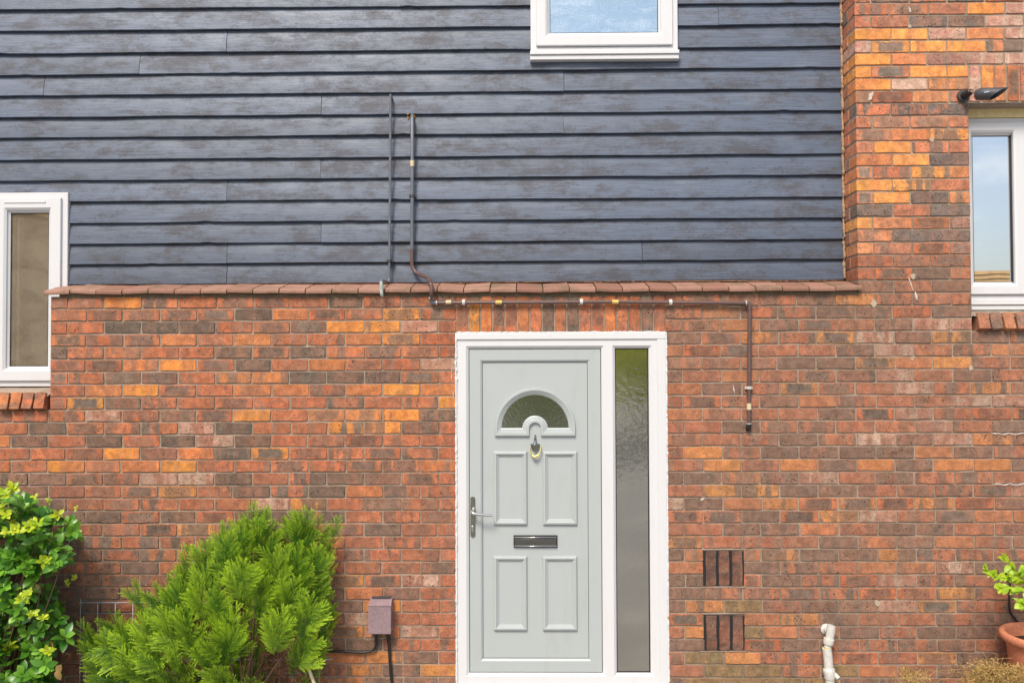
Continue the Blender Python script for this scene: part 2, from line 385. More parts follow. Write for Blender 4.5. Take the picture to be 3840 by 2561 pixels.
def brick_shape(L, H, D, rng, ch=.0042, jit=.0020):
    """front face, worn arris, sides; local x along the length, front at y=0"""
    hx, hz = L / 2, H / 2; n = max(2, round(L / .05))
    pts = []
    c = [ch * rng.uniform(.5, 1.5) for _ in range(4)]
    for i in range(n + 1):
        t = i / n; pts.append((-hx + c[0] + (L - c[0] - c[1]) * t, -hz))
    pts += [(hx, -hz + c[1]), (hx, hz - c[2])]
    for i in range(n + 1):
        t = 1 - i / n; pts.append((-hx + c[3] + (L - c[3] - c[2]) * t, hz))
    pts += [(-hx, hz - c[3]), (-hx, -hz + c[0])]
    pts = [(x + rng.uniform(-jit, jit), z + rng.uniform(-jit, jit)) for x, z in pts]
    k = len(pts); ins = .0020
    v = [(x * (1 - ins / hx), rng.uniform(-.0006, .0006), z * (1 - ins / hz)) for x, z in pts]
    v += [(x, .0024, z) for x, z in pts] + [(x, D, z) for x, z in pts]
    f = [tuple(range(k))]
    for a in (0, 1):
        for j in range(k): f.append((a * k + (j + 1) % k, a * k + j, (a + 1) * k + j, (a + 1) * k + (j + 1) % k))
    f = [tuple(reversed(q)) if False else q for q in f]
    return v, f
def vary(c, rng, a=.14):
    k = rng.uniform(1 - a, 1 + a); h = rng.uniform(-.06, .06)
    return (c[0] * k * (1 + h * .4), c[1] * k * (1 - h), c[2] * k * (1 - h))
bricks = []   # dicts: verts (local), faces, matrix, data
def add_brick(cx, cz, L, H=None, D=.03, cls=None, M=None, upright=False):
    rng = R
    H = H or CP - .0102
    v, f = brick_shape(L, H, D, rng)
    if M is None:
        M = Matrix.Translation((cx, rng.uniform(-.0016, .0016), cz)) @ Matrix.Rotation(rng.gauss(0, .003), 4, 'Y')
        if upright: M = M @ Matrix.Rotation(rad(90), 4, 'Y')
    if cls is None or cls not in CLS:
        cls = rng.choice('rrroommbbpdy' if cx < .5 else 'rrombbbdmmpd') if cls != 'O' else 'o'
    A, B, b1, b2, b3 = CLS[cls]
    A, B = vary(A, rng), vary(B, rng)
    if cls in 'ro' and rng.random() < .35: B = vary(CLS['d'][0], rng, .2); B = tuple(x * 1.4 for x in B)
    if cls == 'm' and rng.random() < .25: A = vary(CLS['y'][0], rng)
    if cls == 'b' and rng.random() < .35: A = vary(CLS['r'][0], rng)
    if cls == 'd' and rng.random() < .3: B = vary(CLS['r'][0], rng)
    if cx > .8 and cz < 3.0 and cls != 'v':                                  # the right-hand wall is browner
        k_ = .42 * min(1, (3.0 - cz) / .7); A = tuple(a_ + (d_ - a_) * k_ for a_, d_ in zip(A, (.25, .14, .10))); B = tuple(a_ + (d_ - a_) * k_ * .5 for a_, d_ in zip(B, (.2, .135, .10)))
    if cz > 2.6 and cx > 1.9: A = tuple(a_ * q_ for a_, q_ in zip(A, (1.2, 1.32, 1.5))); B = tuple(a_ * 1.3 for a_ in B)  # upper pier: the brighter light there is put into the brick colours
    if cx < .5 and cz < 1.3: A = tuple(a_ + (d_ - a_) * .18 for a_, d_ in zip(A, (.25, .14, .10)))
    heart = 0.0
    if cls in 'mdbro' and rng.random() < (.42 if cls in 'md' else .18): heart = rng.uniform(.6, 1); b1 *= .25
    if cls in 'dbm' and heart and rng.random() < .4: A = vary(CLS['r'][0], rng); B = vary(CLS['d'][0], rng)
    off = (rng.uniform(0, 60), rng.uniform(0, 60), rng.uniform(0, 60))
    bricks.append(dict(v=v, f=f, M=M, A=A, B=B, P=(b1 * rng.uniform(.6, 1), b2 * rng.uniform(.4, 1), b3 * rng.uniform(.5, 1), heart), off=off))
def row(lo, hi, perps, m, letters, start):
    """lay one course between lo and hi with the given perpends"""
    ps = [lo] + [p for p in perps if lo + .03 < p < hi - .03] + [hi]
    k = None
    for a, b in zip(ps[:-1], ps[1:]):
        cx = (a + b) / 2; cz = zj(m) + CP / 2
        e0 = 0 if a == lo else .005; e1 = 0 if b == hi else .005
        cls = None
        if letters is not None and b > start:
            k = 0 if k is None else k + 1
            if k < len(letters): cls = letters[k]
        yield a + e0, b - e1, cx, cz, cls
GL, GR = .2250, .2287
JX = lambda: R.gauss(0, .0035)
for m in range(-2, M_TOP):
    odd = m % 2
    pl = [-.507 + (.1125 if odd else 0) - GL * i + JX() for i in range(0, 18)][::-1]
    pr = [(1.068 if odd else .955) + GR * i + JX() for i in range(-2, 14)]
    zc = zj(m) + CP / 2
    # left of the door
    if m < M_LEDGE:
        lo = XMIN if m < 22 else XL
        st = at(5, 1800).x if m < 22 else XL + .01
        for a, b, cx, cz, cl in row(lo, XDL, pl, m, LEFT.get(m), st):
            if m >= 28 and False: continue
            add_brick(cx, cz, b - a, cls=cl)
        segs = [(XDR, XMAX if m < 28 else XW)]
    else: segs = [(XP, XW if zj(m) < Z_RHEAD - .01 else XMAX)]
    if m >= M_LEDGE and 46 <= m < 49: segs = [(XP, XW)]      # soldier course over the window
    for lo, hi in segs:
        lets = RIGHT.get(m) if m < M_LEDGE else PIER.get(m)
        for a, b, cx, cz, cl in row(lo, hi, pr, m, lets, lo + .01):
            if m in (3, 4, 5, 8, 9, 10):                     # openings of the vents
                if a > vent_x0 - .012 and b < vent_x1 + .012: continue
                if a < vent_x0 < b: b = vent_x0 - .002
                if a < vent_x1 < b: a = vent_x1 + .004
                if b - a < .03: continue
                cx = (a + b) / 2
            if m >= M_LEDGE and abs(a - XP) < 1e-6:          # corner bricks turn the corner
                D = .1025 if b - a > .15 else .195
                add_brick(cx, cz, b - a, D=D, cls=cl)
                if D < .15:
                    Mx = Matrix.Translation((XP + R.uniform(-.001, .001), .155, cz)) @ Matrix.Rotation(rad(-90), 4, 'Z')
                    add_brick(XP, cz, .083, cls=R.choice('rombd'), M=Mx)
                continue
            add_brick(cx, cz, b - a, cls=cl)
# soldier courses
sx0, sx1 = XDL - .002, XDR + .002; n = 17; pz = (zj(28) + zj(31)) / 2
SOL = 'rmobrordbdmrorrbr'
for i in range(n):
    p = (sx1 - sx0) / n
    add_brick(sx0 + p * (i + .5), pz - .003, 3 * CP - .014, p - .0105, cls=SOL[i], upright=True)
for i in range(14):
    add_brick(XW + .0757 * (i + .5) + .002, (zj(46) + zj(49)) / 2 + .002, 3 * CP - .014, .0652, cls='pyomroybromyrm'[i], upright=True, D=.10)
# vents: three upright bricks with dark slots between
for m0 in (8, 3):
    for i in range(3):
        p = (vent_x1 - vent_x0) / 3
        add_brick(vent_x0 + p * (i + .5) + .004, zj(m0) + 1.5 * CP - .004, 3 * CP - .02, p - .0155, cls='v', D=.05, M=Matrix.Translation((vent_x0 + p * (i + .5) + .004, .0004, zj(m0) + 1.5 * CP - .004)) @ Matrix.Rotation(rad(90), 4, 'Y'))
# brick-on-edge sills, tipped forward
def sill(x0, x1, z_low, ys, cl):
    n_ = max(1, round((x1 - x0) / .0757)); p = (x1 - x0) / n_
    for i in range(n_):
        M = Matrix.Translation((x0 + p * (i + .5), ys, z_low + .052)) @ Matrix.Rotation(rad(-17), 4, 'X') @ Matrix.Rotation(rad(90), 4, 'Y')
        add_brick(x0, z_low, .1025, p - .011, D=.10, cls=cl[i % len(cl)], M=M)
sill(XMIN, XL - .012, Z_LSILL + .006, -.028, 'orrororro')
sill(XW + .02, XMAX, Z_RSILL + .008, -.024, 'rbombrorb')
# build: the 300 that show largest are single objects, the rest is one mesh
def area(b):
    c = b['M'].translation; x, y = proj(c)
    if not (-20 < x < 3860 and -10 < y < 2570): return 0
    if x < 300 and y > 1800 or 330 < x < 1260 and y > 2000 + abs(x - 1000) * .5: return 0
    xs_ = [p[0] for p in b['v']]; zs_ = [p[2] for p in b['v']]
    return (max(xs_) - min(xs_)) * (max(zs_) - min(zs_)) * (b['v'][-1][1] < .06)
order = sorted(range(len(bricks)), key=lambda i: -area(bricks[i]))
single = set(order[:300])
def attrs(me, bc, A, B, P, bu):
    a = me.attributes.new('bu', 'FLOAT_VECTOR', 'POINT'); a.data.foreach_set('vector', np.asarray(bu, dtype=np.float32).ravel())
    a = me.attributes.new('bc', 'FLOAT_VECTOR', 'POINT'); a.data.foreach_set('vector', np.asarray(bc, dtype=np.float32).ravel())
    for nm, arr in (('ca', A), ('cb', B), ('bp', P)):
        a = me.attributes.new(nm, 'FLOAT_COLOR', 'POINT')
        arr = np.asarray(arr, dtype=np.float32); arr = arr if arr.shape[1] == 4 else np.concatenate([arr, np.ones((len(arr), 1), np.float32)], 1)
        a.data.foreach_set('color', arr.ravel())
rest = dict(v=[], f=[], bc=[], A=[], B=[], P=[], bu=[])
for i, b in enumerate(bricks):
    n = len(b['v']); bc = [(x + b['off'][0], y + b['off'][1], z + b['off'][2]) for x, y, z in b['v']]
    mxv = max(p[0] for p in b['v']); mzv = max(p[2] for p in b['v']); bu = [(x / mxv, 0, z / mzv) for x, y, z in b['v']]
    if i in single:
        o = mesh('brick', b['v'], b['f'], BRICK, wall); o.matrix_local = b['M']
        attrs(o.data, bc, [b['A']] * n, [b['B']] * n, [b['P']] * n, bu)
    else:
        k = len(rest['v'])
        rest['v'] += [tuple(b['M'] @ Vector(p)) for p in b['v']]; rest['f'] += [tuple(q + k for q in fc) for fc in b['f']]
        rest['bc'] += bc; rest['A'] += [b['A']] * n; rest['B'] += [b['B']] * n; rest['P'] += [b['P']] * n; rest['bu'] += bu
o = mesh('bricks', rest['v'], rest['f'], BRICK, wall, kind='stuff')
attrs(o.data, rest['bc'], rest['A'], rest['B'], rest['P'], rest['bu'])
# black sheets stand in for the deep shade inside the vent slots
for m0 in (8, 3):
    mb = MB(); mb.box(vent_x0 - .004, vent_x1 + .006, .0022, .0036, zj(m0) + .007, zj(m0 + 3) - .013); mb.build('vent_slot_shade', BLACKP, wall)
    for zq in (zj(m0) - .001, zj(m0 + 3) - .006):
        bead('cement_line', [(vent_x0 - R.uniform(.0, .03), .005, zq), (vent_x1 + R.uniform(0, .04), .005, zq + .002)], .0050, MORTAR, wall, .012, 1.0)
# mortar fillets over the brick sills and small filler plugs
for x0, x1, z0, yb, zb in ((XMIN, XL - .004, Z_LSILL, .24, at(60, 1452, .168).z + .004), (XW + .006, XMAX, Z_RSILL, .18, at(3700, 1166, .135).z + .002)):
    mb = MB(); n_ = 40; rings = []
    for y_, z_ in ((-.012, z0 + .085), (.03, z0 + .108), (.07, z0 + .118), (yb, zb)):
        rings.append([(x0 + (x1 - x0) * k / n_, y_, z_ + .004 * mnoise.noise((k * .7, y_ * 30, 2))) for k in range(n_ + 1)])
    mb.loft(rings, closed=False); mb.build('sill_mortar', MORTAR, wall)
for px, py, r in ((3424, 1036, .017), (3277, 1138, .019), (3290, 2262, .017), (3640, 1380, .014), (3420, 1345, .010), (3494, 525, .014), (3410, 100, .012)):
    c = at(px, py, -.001); mb = MB(); k = 12
    ring = [(c.x + r * R.uniform(.7, 1.15) * math.cos(a), -.0022, c.z + r * R.uniform(.7, 1.3) * math.sin(a)) for a in [2 * math.pi * i / k for i in range(k)]]
    mb.loft([[(x, .006, z) for x, y, z in ring], ring], cap1=True); mb.build('filler_plug', PLUG, wall)

for px, py, wx, hy, ang in ((3266, 360, 9, 16, -.5), (3412, 38, 4, 11, .1), (3416, 1066, 3, 24, .35), (3436, 1110, 4, 16, .2), (1694, 1400, 1.6, 30, -.05), (1700, 1480, 1.6, 22, .05), (2634, 1872, 9, 4, .5), (2752, 1460, 2, 16, .15)):
    c = at(px, py, -.002); k = 14; mb = MB(); q_ = .0016
    ring = []
    for i in range(k):
        a = 2 * math.pi * i / k; rr = R.uniform(.55, 1.25); x_, z_ = wx * q_ * rr * math.cos(a), hy * q_ * rr * math.sin(a)
        ring.append((c.x + x_ * math.cos(ang) - z_ * math.sin(ang), -.0026, c.z + x_ * math.sin(ang) + z_ * math.cos(ang)))
    mb.loft([[(x, .004, z) for x, y, z in ring], ring], cap1=True); mb.build('paint_splash', SPLASH, wall)

# ---- ledge of clay tiles
lx0, lx1 = at(163, 1093, -.03).x, at(3235, 1083, -.03).x
ZF, ZBK, YF, YK = 2.3745, 2.4255, -.032, .205
lm = MB(); lm.box(lx0 + .08, XP - .001, .0, .2, zj(31) - .012, ZF - .016)
lm.add([(lx0 + .08, .005, ZF - .016), (XP - .001, .005, ZF - .016), (XP - .001, .2, ZBK - .02), (lx0 + .08, .2, ZBK - .02)], [(0, 1, 2, 3)])
ledge = lm.build('tile_ledge', simple('dark_bedding_mortar', (.15, .112, .075), .95, .1, var=.35, sc=12, bump=.4), house, label='sloping ledge of pinkish clay tiles')  # darker mortar in the bed under the tiles
nt_ = 31; tp = (lx1 - lx0) / nt_
ZL_S = .0                                    # ledge runs level with the courses
for i in range(nt_):
    a, b = lx0 + tp * i + .0028, lx0 + tp * (i + 1) - .0032
    dz = R.gauss(0, .0016); dy = R.gauss(0, .002); sl_ = (ZBK - ZF) / (YK - YF); tw = R.gauss(0, .002)
    th = .015
    prof = [(YK, ZBK), (.085, ZF + (.085 - YF) * sl_ + .0035), (.08, ZF + (.08 - YF) * sl_), (YF + .02, ZF + .02 * sl_ + .001), (YF + .008, ZF - .0005), (YF + .001, ZF - .007), (YF, ZF - .018), (YF + .002, ZF - .024), (YF + .010, ZF - .026), (YF + .035, ZF - .021), (YK, ZBK - th)]
    y_end = YK if b < XP - .01 else -.006
    rings = []
    # right-hand tiles that would run into the pier are notched round it
    cuts = [(a, b, YK)]
    if b > XP - .004:
        cuts = []
        if a < XP - .012: cuts.append((a, XP - .004, YK))
        cuts.append((max(a, XP - .0038), b, -.004))
    mb = MB()
    for ca_, cb_, ymax in cuts:
        pr_ = [(min(y, ymax), z if y <= ymax else ZF + (ymax - YF) * sl_ * (1 if q < 5 else 1) - (th if q > 7 else 0)) for q, (y, z) in enumerate(prof)]
        if ca_ == lx0 + .002 or i == 0: pass
        rs = [[(x, y + dy, z + dz + tw * s) for y, z in pr_] for x, s in ((ca_, -1), (cb_, 1))]
        mb.loft(rs, True, True)
    o = mb.build('tile', TILE, ledge, smooth=True)
    at_ = o.data.attributes.new('seed', 'FLOAT', 'POINT'); at_.data.foreach_set('value', [R.random()] * len(o.data.vertices))

# ---- weatherboards
YBF = .178      # front of the bottom edge of a board
LY = [36.7, 120, 203, 282, 360.5, 441, 519, 600, 679, 757, 839, 916, 994, 1071]
RY = [10, 91, 173.5, 252, 333, 413, 492, 575, 655.5, 738, 815.6, 894, 971.6, 1050]
XA, XB = at(0, 600, YBF).x, at(3150, 600, YBF).x
lines = []
for a, b in zip(LY, RY):
    za, zb = at(0, a, YBF).z, at(3150, b, YBF).z; lines.append((za, zb))
p0, p1 = lines[0][0] - lines[1][0], lines[0][1] - lines[1][1]
rows_ = [(lines[0][0] + p0 * k, lines[0][1] + p1 * k) for k in range(4, 0, -1)] + lines
def lz(i, x): a, b = rows_[i]; return a + (b - a) * (x - XA) / (XB - XA)
WX0, WX1 = at(1992, 100, .17).x, at(2532, 100, .17).x       # upper window
LX = at(262, 900, .19).x                                    # where boards stop beside the left window
zwl, zwu = at(100, 735, .20).z, at(2200, 215, .17).z
cb_m = MB()
for a_, b_, c_, d_ in ((XMIN, LX + .01, zwl, zj(M_TOP)), (LX + .01, WX0 - .01, ZBK - .05, zj(M_TOP)), (WX0 - .01, WX1 + .01, ZBK - .05, zwu), (WX1 + .01, XP + .002, ZBK - .05, zj(M_TOP))): cb_m.box(a_, b_, .235, .30, c_, d_)
clad = cb_m.build('weatherboarding', GASKET, house, label='dark blue grey overlapping weatherboards')
JOINTS = {2: [847], 3: [519], 4: [161, 2116], 5: [1204], 6: [2114], 7: [], 8: [1201], 9: [169, 849], 10: [], 11: [1204], 12: [851, 2406], 13: [851], 1: [2700], 0: [1500]}
XE = XP - .012
for i in range(len(rows_)):
    r = i - 4
    x0 = XMIN if r < 10 else LX
    cuts = [x0] + sorted([at(px, 600, YBF).x for px in JOINTS.get(r, [R.uniform(300, 2900)])]) + [XE]
    if r <= 2: cuts = sorted(cuts + [WX0, WX1])
    for a, b in zip(cuts[:-1], cuts[1:]):
        if r <= 2 and abs(a - WX0) < 1e-6: continue
        gp_ = R.choice((.0006, .0012, .0022)); a2, b2 = a + (gp_ if a > x0 else 0), b - gp_
        if b == XE: b2 = b + R.uniform(-.006, .006)
        n_ = max(3, int((b2 - a2) / .05)); sd_ = R.uniform(0, 50); amp = .0016
        tilt = R.gauss(0, .002); lift = R.gauss(0, .0012)
        top, bot_f, bot_b = [], [], []
        rings = []
        for k in range(n_ + 1):
            x = a2 + (b2 - a2) * k / n_
            wz = amp * mnoise.noise((x * 2.2, sd_, 1)) * 2 + .0012 * mnoise.noise((x * 14, sd_, 4))
            wy = .0035 * mnoise.noise((x * 1.6, sd_, 9))
            if R.random() < .012: wz += R.uniform(.002, .005)
            zb_ = lz(i, x) + wz + lift; zt_ = lz(i - 1, x) + .03 if i > 0 else zb_ + .17
            yb_ = YBF + wy + tilt * (k / n_ - .5)
            # bottom edge back, bottom edge front (rounded), face, top
            rings.append([(x, yb_ + .040, zb_ + .003), (x, yb_ + .002, zb_ - .0005), (x, yb_, zb_ + .002), (x, yb_ + .009 + .001 * mnoise.noise((x * 3, sd_, 2)), (zb_ * .5 + zt_ * .5)), (x, yb_ + .022, zt_ - .034), (x, yb_ + .029, zt_), (x, yb_ + .040, zt_)])
        mb = MB(); mb.loft(rings, True, True)
        o = mb.build('board', BOARD, clad, smooth=True)
        for nm, val in (('seed', sd_), ('tone', R.uniform(.88, 1.12) * (.86 if r >= 12 else 1) * (.92 if r >= 10 else 1))):
            at_ = o.data.attributes.new(nm, 'FLOAT', 'POINT'); at_.data.foreach_set('value', [val] * len(o.data.vertices))
# ragged pale sealant where the boards meet the pier, the ledge and the frames
PSEAL = simple('old_cream_sealant', (.36, .235, .15), .8, .2, var=.3, sc=50)
zz = [lz(i, XE) for i in range(len(rows_))]
pts = []
for i in range(1, len(rows_)):
    pts += [(XE + .004, YBF + .014, zz[i - 1] - .006), (XE + .004, YBF + .0, zz[i] + .01)]
bead('sealant', pts, .0085, PSEAL, clad, .008, 1.3)
bead('sealant', [(LX + .06, .187, ZBK + .004), (-.9, .187, ZBK + .003), (.3, .187, ZBK + .006), (XE, .187, ZBK + .006)], .005, PSEAL, clad, .009, 1.2)

# ---- windows
def frame(mb, x0, x1, z0, z1, prof, cap=False):
    mb.rects([(x0 + o_, x1 - o_, z0 + o_, z1 - o_, y) for o_, y in prof], cap)
def rectpx(x0, y0, x1, y1, Y):
    a, b = at(x0, y1, Y), at(x1, y0, Y); return a.x, b.x, a.z, b.z
def room(name, x0, x1, z0, z1, y0, depth, mat, parent):
    m_ = MB(); m_.add([(x0, y0, z0), (x1, y0, z0), (x1, y0, z1), (x0, y0, z1), (x0, y0 + depth, z0), (x1, y0 + depth, z0), (x1, y0 + depth, z1), (x0, y0 + depth, z1)],
                      [(4, 5, 6, 7), (0, 4, 7, 3), (1, 2, 6, 5), (0, 1, 5, 4), (3, 7, 6, 2)])
    return m_.build(name, mat, parent)
ROOMW = simple('pale_room_paint', (.55, .53, .48), .9, .1)
ROOMD = simple('dim_hall_paint', (.30, .27, .22), .9, .1)
BLIND = simple('beige_blind', (.60, .49, .35), .8, .1, var=.1, sc=8)
def window(x0, x1, z0, z1, Y, glass, label, sash=.05, outer=.045, sill_h=0.0):
    """outer frame with a proud opening sash, glazing bead and pane"""
    f_ = MB(); frame(f_, x0, x1, z0, z1, [(0, Y + .07), (0, Y + .003), (.003, Y), (outer - .012, Y), (outer - .004, Y + .006), (outer, Y + .014), (outer, Y + .07)])
    win = f_.build('window', WHITE, house, label=label)
    s = MB(); q = outer - .016
    frame(s, x0 + q, x1 - q, z0 + q + sill_h, z1 - q, [(0, Y + .03), (0, Y - .012), (.003, Y - .016), (sash - .014, Y - .016), (sash, Y - .006), (sash + .002, Y + .004), (sash + .016, Y + .014), (sash + .016, Y + .03)])
    s.build('sash', WHITE, win)
    g_ = MB(); k = q + sash + .0125
    frame(g_, x0 + k, x1 - k, z0 + k + sill_h, z1 - k, [(0, Y + .0125), (.005, Y + .0125), (.005, Y + .03)]); g_.build('gasket', GASKET, win)
    p_ = MB(); k += .003
    p_.rects([(x0 + k, x1 - k, z0 + k + sill_h, z1 - k, Y + .018)], True); p_.build('pane', glass, win)
    return win, (x0 + k, x1 - k, z0 + k + sill_h, z1 - k)
# left window: beside boards above the ledge, behind the brick jamb below
YL = .168
x0, x1, z0, z1 = rectpx(-44, 722, 255, 1450, YL)
win, (gx0, gx1, gz0, gz1) = window(x0, x1, z0, z1, YL, GLASS_L, 'tall narrow white window at the far left with beige blind', .075, .052, .0)
mb = MB(); hx0, hx1 = at(28, 0, YL).x, at(185, 0, YL).x; hz = at(60, 757, YL).z
mb.rects([(hx0, hx1, hz - .012, hz, YL - .015), (hx0 + .004, hx1 - .004, hz - .010, hz - .001, YL - .021)], True)
mb.build('drip_rail', WHITE, win)
mb = MB(); mb.box(gx0 - .02, gx1 + .02, YL + .12, YL + .124, gz0 - .03, gz1 + .03)
mb.build('blind', BLIND, win)
mb = MB()
for px, wd in ((52, .010), (66, .016)):
    xx = at(px, 1000, YL + .05).x; mb.box(xx, xx + wd, YL + .045, YL + .075, gz0 - .02, gz1 + .02)
mb.build('inner_frame', CREAM, win)
room('inner_reveal', gx0 - .05, gx1 + .05, gz0 - .05, gz1 + .05, YL + .031, .5, ROOMW, win)
bx = XL - .002
bead('sealant', [(at(196, 1100, .012).x, .018, zj(31) - .005), (XL + .002, .018, Z_LSILL + .1)], .007, SEAL, win, .011, 1.3)
# upper window
YU = .160
x0, x1, z0, z1 = rectpx(1990, -640, 2536, 205, YU)
win, (gx0, gx1, gz0, gz1) = window(x0, x1, z0, z1, YU, GLASS_UP, 'white upstairs window with pale obscure glass in the weatherboards', .072, .05, .015)
mb = MB(); zs_ = z0
for (dz0, dz1, out) in ((-.012, .013, -.030), (-.042, -.0125, -.020)):
    mb.rects([(x0 - .004, x1 + .004, zs_ + dz0, zs_ + dz1, YU + .03), (x0 - .004, x1 + .004, zs_ + dz0, zs_ + dz1, YU + out + .004), (x0, x1, zs_ + dz0 + .003, zs_ + dz1 - .003, YU + out)], True)
mb.build('sill', WHITE, win)
room('inner_reveal', gx0 - .05, gx1 + .05, gz0 - .05, gz1 + .05, YU + .031, .4, ROOMW, win)
# right window
YR = .135
x0, x1, z0, z1 = rectpx(3634, 440, 4300, 1130, YR)
x0 = XW - .012
win, (gx0, gx1, gz0, gz1) = window(x0, x1, z0, z1, YR, GLASS_SKY, 'white window at the far right reflecting sky and roof', .062, .045, .012)
mx = at(3812, 700, YR).x        # mullion beyond the first light
mb = MB(); mb.rects([(mx - .022, mx + .10, z0 + .05, z1 - .05, YR + .02), (mx - .022, mx + .10, z0 + .05, z1 - .05, YR - .012), (mx - .010, mx + .088, z0 + .05, z1 - .05, YR - .0165)], True); mb.build('mullion', WHITE, win)
mb = MB(); mb.rects([(mx - .028, mx - .0225, z0 + .085, z1 - .075, YR + .017), (mx - .028, mx - .0225, z0 + .085, z1 - .075, YR + .008)], True); mb.build('gasket', GASKET, win)
mb = MB(); mb.rects([(x0 + .002, x1, z0 - .024, z0 - .001, YR + .05), (x0 + .002, x1, z0 - .024, z0 - .001, YR - .012), (x0 + .003, x1, z0 - .021, z0 - .004, YR - .018)], True)
mb.rects([(x0 + .002, x1, z0 - .055, z0 - .0265, YR + .05), (x0 + .002, x1, z0 - .055, z0 - .0265, YR - .004), (x0 + .003, x1, z0 - .052, z0 - .029, YR - .010)], True); mb.build('sill', WHITE, win)
mb = MB(); hz0 = z1 + .002; mb.box(x0 - .004, x1, YR - .008, YR + .05, hz0, Z_RHEAD + .05); mb.build('head_trim', CREAM, win)
OLDW = simple('weathered_soffit', (.20, .155, .075), .9, .1, var=.4, sc=30)
mb = MB(); mb.box(XW + .002, XMAX, .012, YR - .01, Z_RHEAD + .004, Z_RHEAD + .016); mb.build('soffit_board', OLDW, win)
bead('sealant', [(XW - .002, .02, Z_RHEAD - .02), (XW - .002, .02, Z_RSILL + .14)], .006, SEAL, win, .011, 1.3)
room('inner_reveal', gx0 - .02, gx1, gz0 - .05, gz1 + .05, YR + .031, .35, ROOMW, win)

# ---- front door in its frame with side light
YD = .004
fx0, fx1, fz0, fz1 = XDL + .004, XDR - .001, .0, zj(28) - .006
a = at(1757, 1308, YD); ix0, iz1 = a.x, a.z
mx0, mx1 = at(2257, 1700, YD).x, at(2309, 1700, YD).x
gx1_ = at(2436, 1700, YD).x; iz0 = at(1900, 2525, YD).z
fr = MB()
def ring_open(mb, X0, X1, Zz0, Zz1):     # moulded edge round one opening
    mb.rects([(X0 - .016, X1 + .016, Zz0 - .016, Zz1 + .016, YD), (X0 - .004, X1 + .004, Zz0 - .004, Zz1 + .004, YD + .010), (X0, X1, Zz0, Zz1, YD + .014), (X0, X1, Zz0, Zz1, YD + .07)], False)
sx0_, sx1_ = mx1, gx1_
# face of the frame as four members and the mullion, each butted to the next
def member(mb, X0, X1, Zz0, Zz1): mb.add([(X0, YD, Zz0), (X1, YD, Zz0), (X1, YD, Zz1), (X0, YD, Zz1)], [(0, 1, 2, 3)])
e = .016
member(fr, fx0, ix0 - e, fz0, fz1); member(fr, gx1_ + e, fx1, fz0, fz1)
member(fr, ix0 - e, gx1_ + e, iz1 + e, fz1); member(fr, ix0 - e, gx1_ + e, fz0, iz0 - e)
member(fr, mx0 + e, mx1 - e, iz0 - e, iz1 + e)
ring_open(fr, ix0, mx0, iz0, iz1); ring_open(fr, sx0_, sx1_, iz0, iz1)
fr.rects([(fx0, fx1, fz0, fz1, YD + .07), (fx0, fx1, fz0, fz1, YD)], False)
dframe = fr.build('door_frame', WHITE, house, label='white door frame with narrow side light')
mb = MB(); t_ = at(1900, 1274, YD - .01).z; r_ = at(2467, 1700, YD - .01).x      # add-on strips at head and right
mb.rects([(fx0 - .001, fx1 + .001, t_, fz1 + .001, YD + .02), (fx0 - .001, fx1 + .001, t_, fz1 + .001, YD - .006), (fx0 + .002, fx1 - .002, t_ + .004, fz1 - .002, YD - .009)], True); mb.build('head_strip', WHITE, dframe)
mb = MB(); mb.rects([(r_, fx1 + .001, fz0, t_ - .001, YD + .02), (r_, fx1 + .001, fz0, t_ - .001, YD - .006), (r_ + .003, fx1 - .002, fz0 + .002, t_ - .003, YD - .009)], True); mb.build('jamb_strip', WHITE, dframe)
mb = MB(); mb.box(fx0 - .01, fx1 + .01, -.03, YD + .08, fz0 - .045, fz0 - .002); mb.build('threshold', WHITE, dframe)
for pts in ([(fx0 - .004, .002, fz0), (fx0 - .004, .002, fz1 + .003)], [(fx1 + .004, .002, fz0), (fx1 + .004, .002, fz1 + .003)], [(fx0, .002, fz1 + .005), (fx1, .002, fz1 + .005)]):
    bead('sealant', pts, .0062, SEAL, dframe, .009, 1.2)
mb = MB(); mb.rects([(sx0_ + .002, sx1_ - .002, iz0 + .002, iz1 - .002, YD + .03)], True); mb.build('side_pane', GLASS_S, dframe)
mb = MB(); frame(mb, sx0_ + .0005, sx1_ - .0005, iz0 + .0005, iz1 - .0005, [(0, YD + .024), (.006, YD + .025), (.006, YD + .035)]); mb.build('gasket', GASKET, dframe)
room('inner_reveal', sx0_ - .02, sx1_ + .02, iz0 - .02, iz1 + .02, YD + .071, 1.2, ROOMD, dframe)
# leaf
lx0_, lx1_, lz0_, lz1_ = ix0 + .0035, mx0 - .0035, iz0 + .004, iz1 - .0035
YLf = YD + .016
st_ = at(1809, 1700, YLf).x - lx0_
mb = MB(); frame(mb, lx0_, lx1_, lz0_, lz1_, [(0, YLf + .05), (0, YLf + .002), (.002, YLf), (st_ - .012, YLf), (st_ - .003, YLf + .006), (st_, YLf + .009), (st_, YLf + .04)])
leaf = mb.build('front_door', DOORC, house, label='pale grey green panelled front door with half moon light')
mb = MB(); mb.box(ix0 - .01, mx0 + .01, YLf + .045, YLf + .06, iz0 - .01, iz1 + .01); mb.build('rebate', GASKET, leaf)
YI = YLf + .014
ex0, ex1, ez0, ez1 = lx0_ + st_ + .0025, lx1_ - st_ - .0025, lz0_ + st_ + .003, lz1_ - st_ - .003
mb = MB(); mb.rects([(ex0, ex1, ez0, ez1, YI + .03), (ex0, ex1, ez0, ez1, YI)], True); mb.build('infill_panel', DOORC, leaf)
mb = MB(); frame(mb, ex0 - .004, ex1 + .004, ez0 - .004, ez1 + .004, [(0, YI - .001), (.0042, YI + .0005)]); mb.build('gasket', GASKET, leaf)
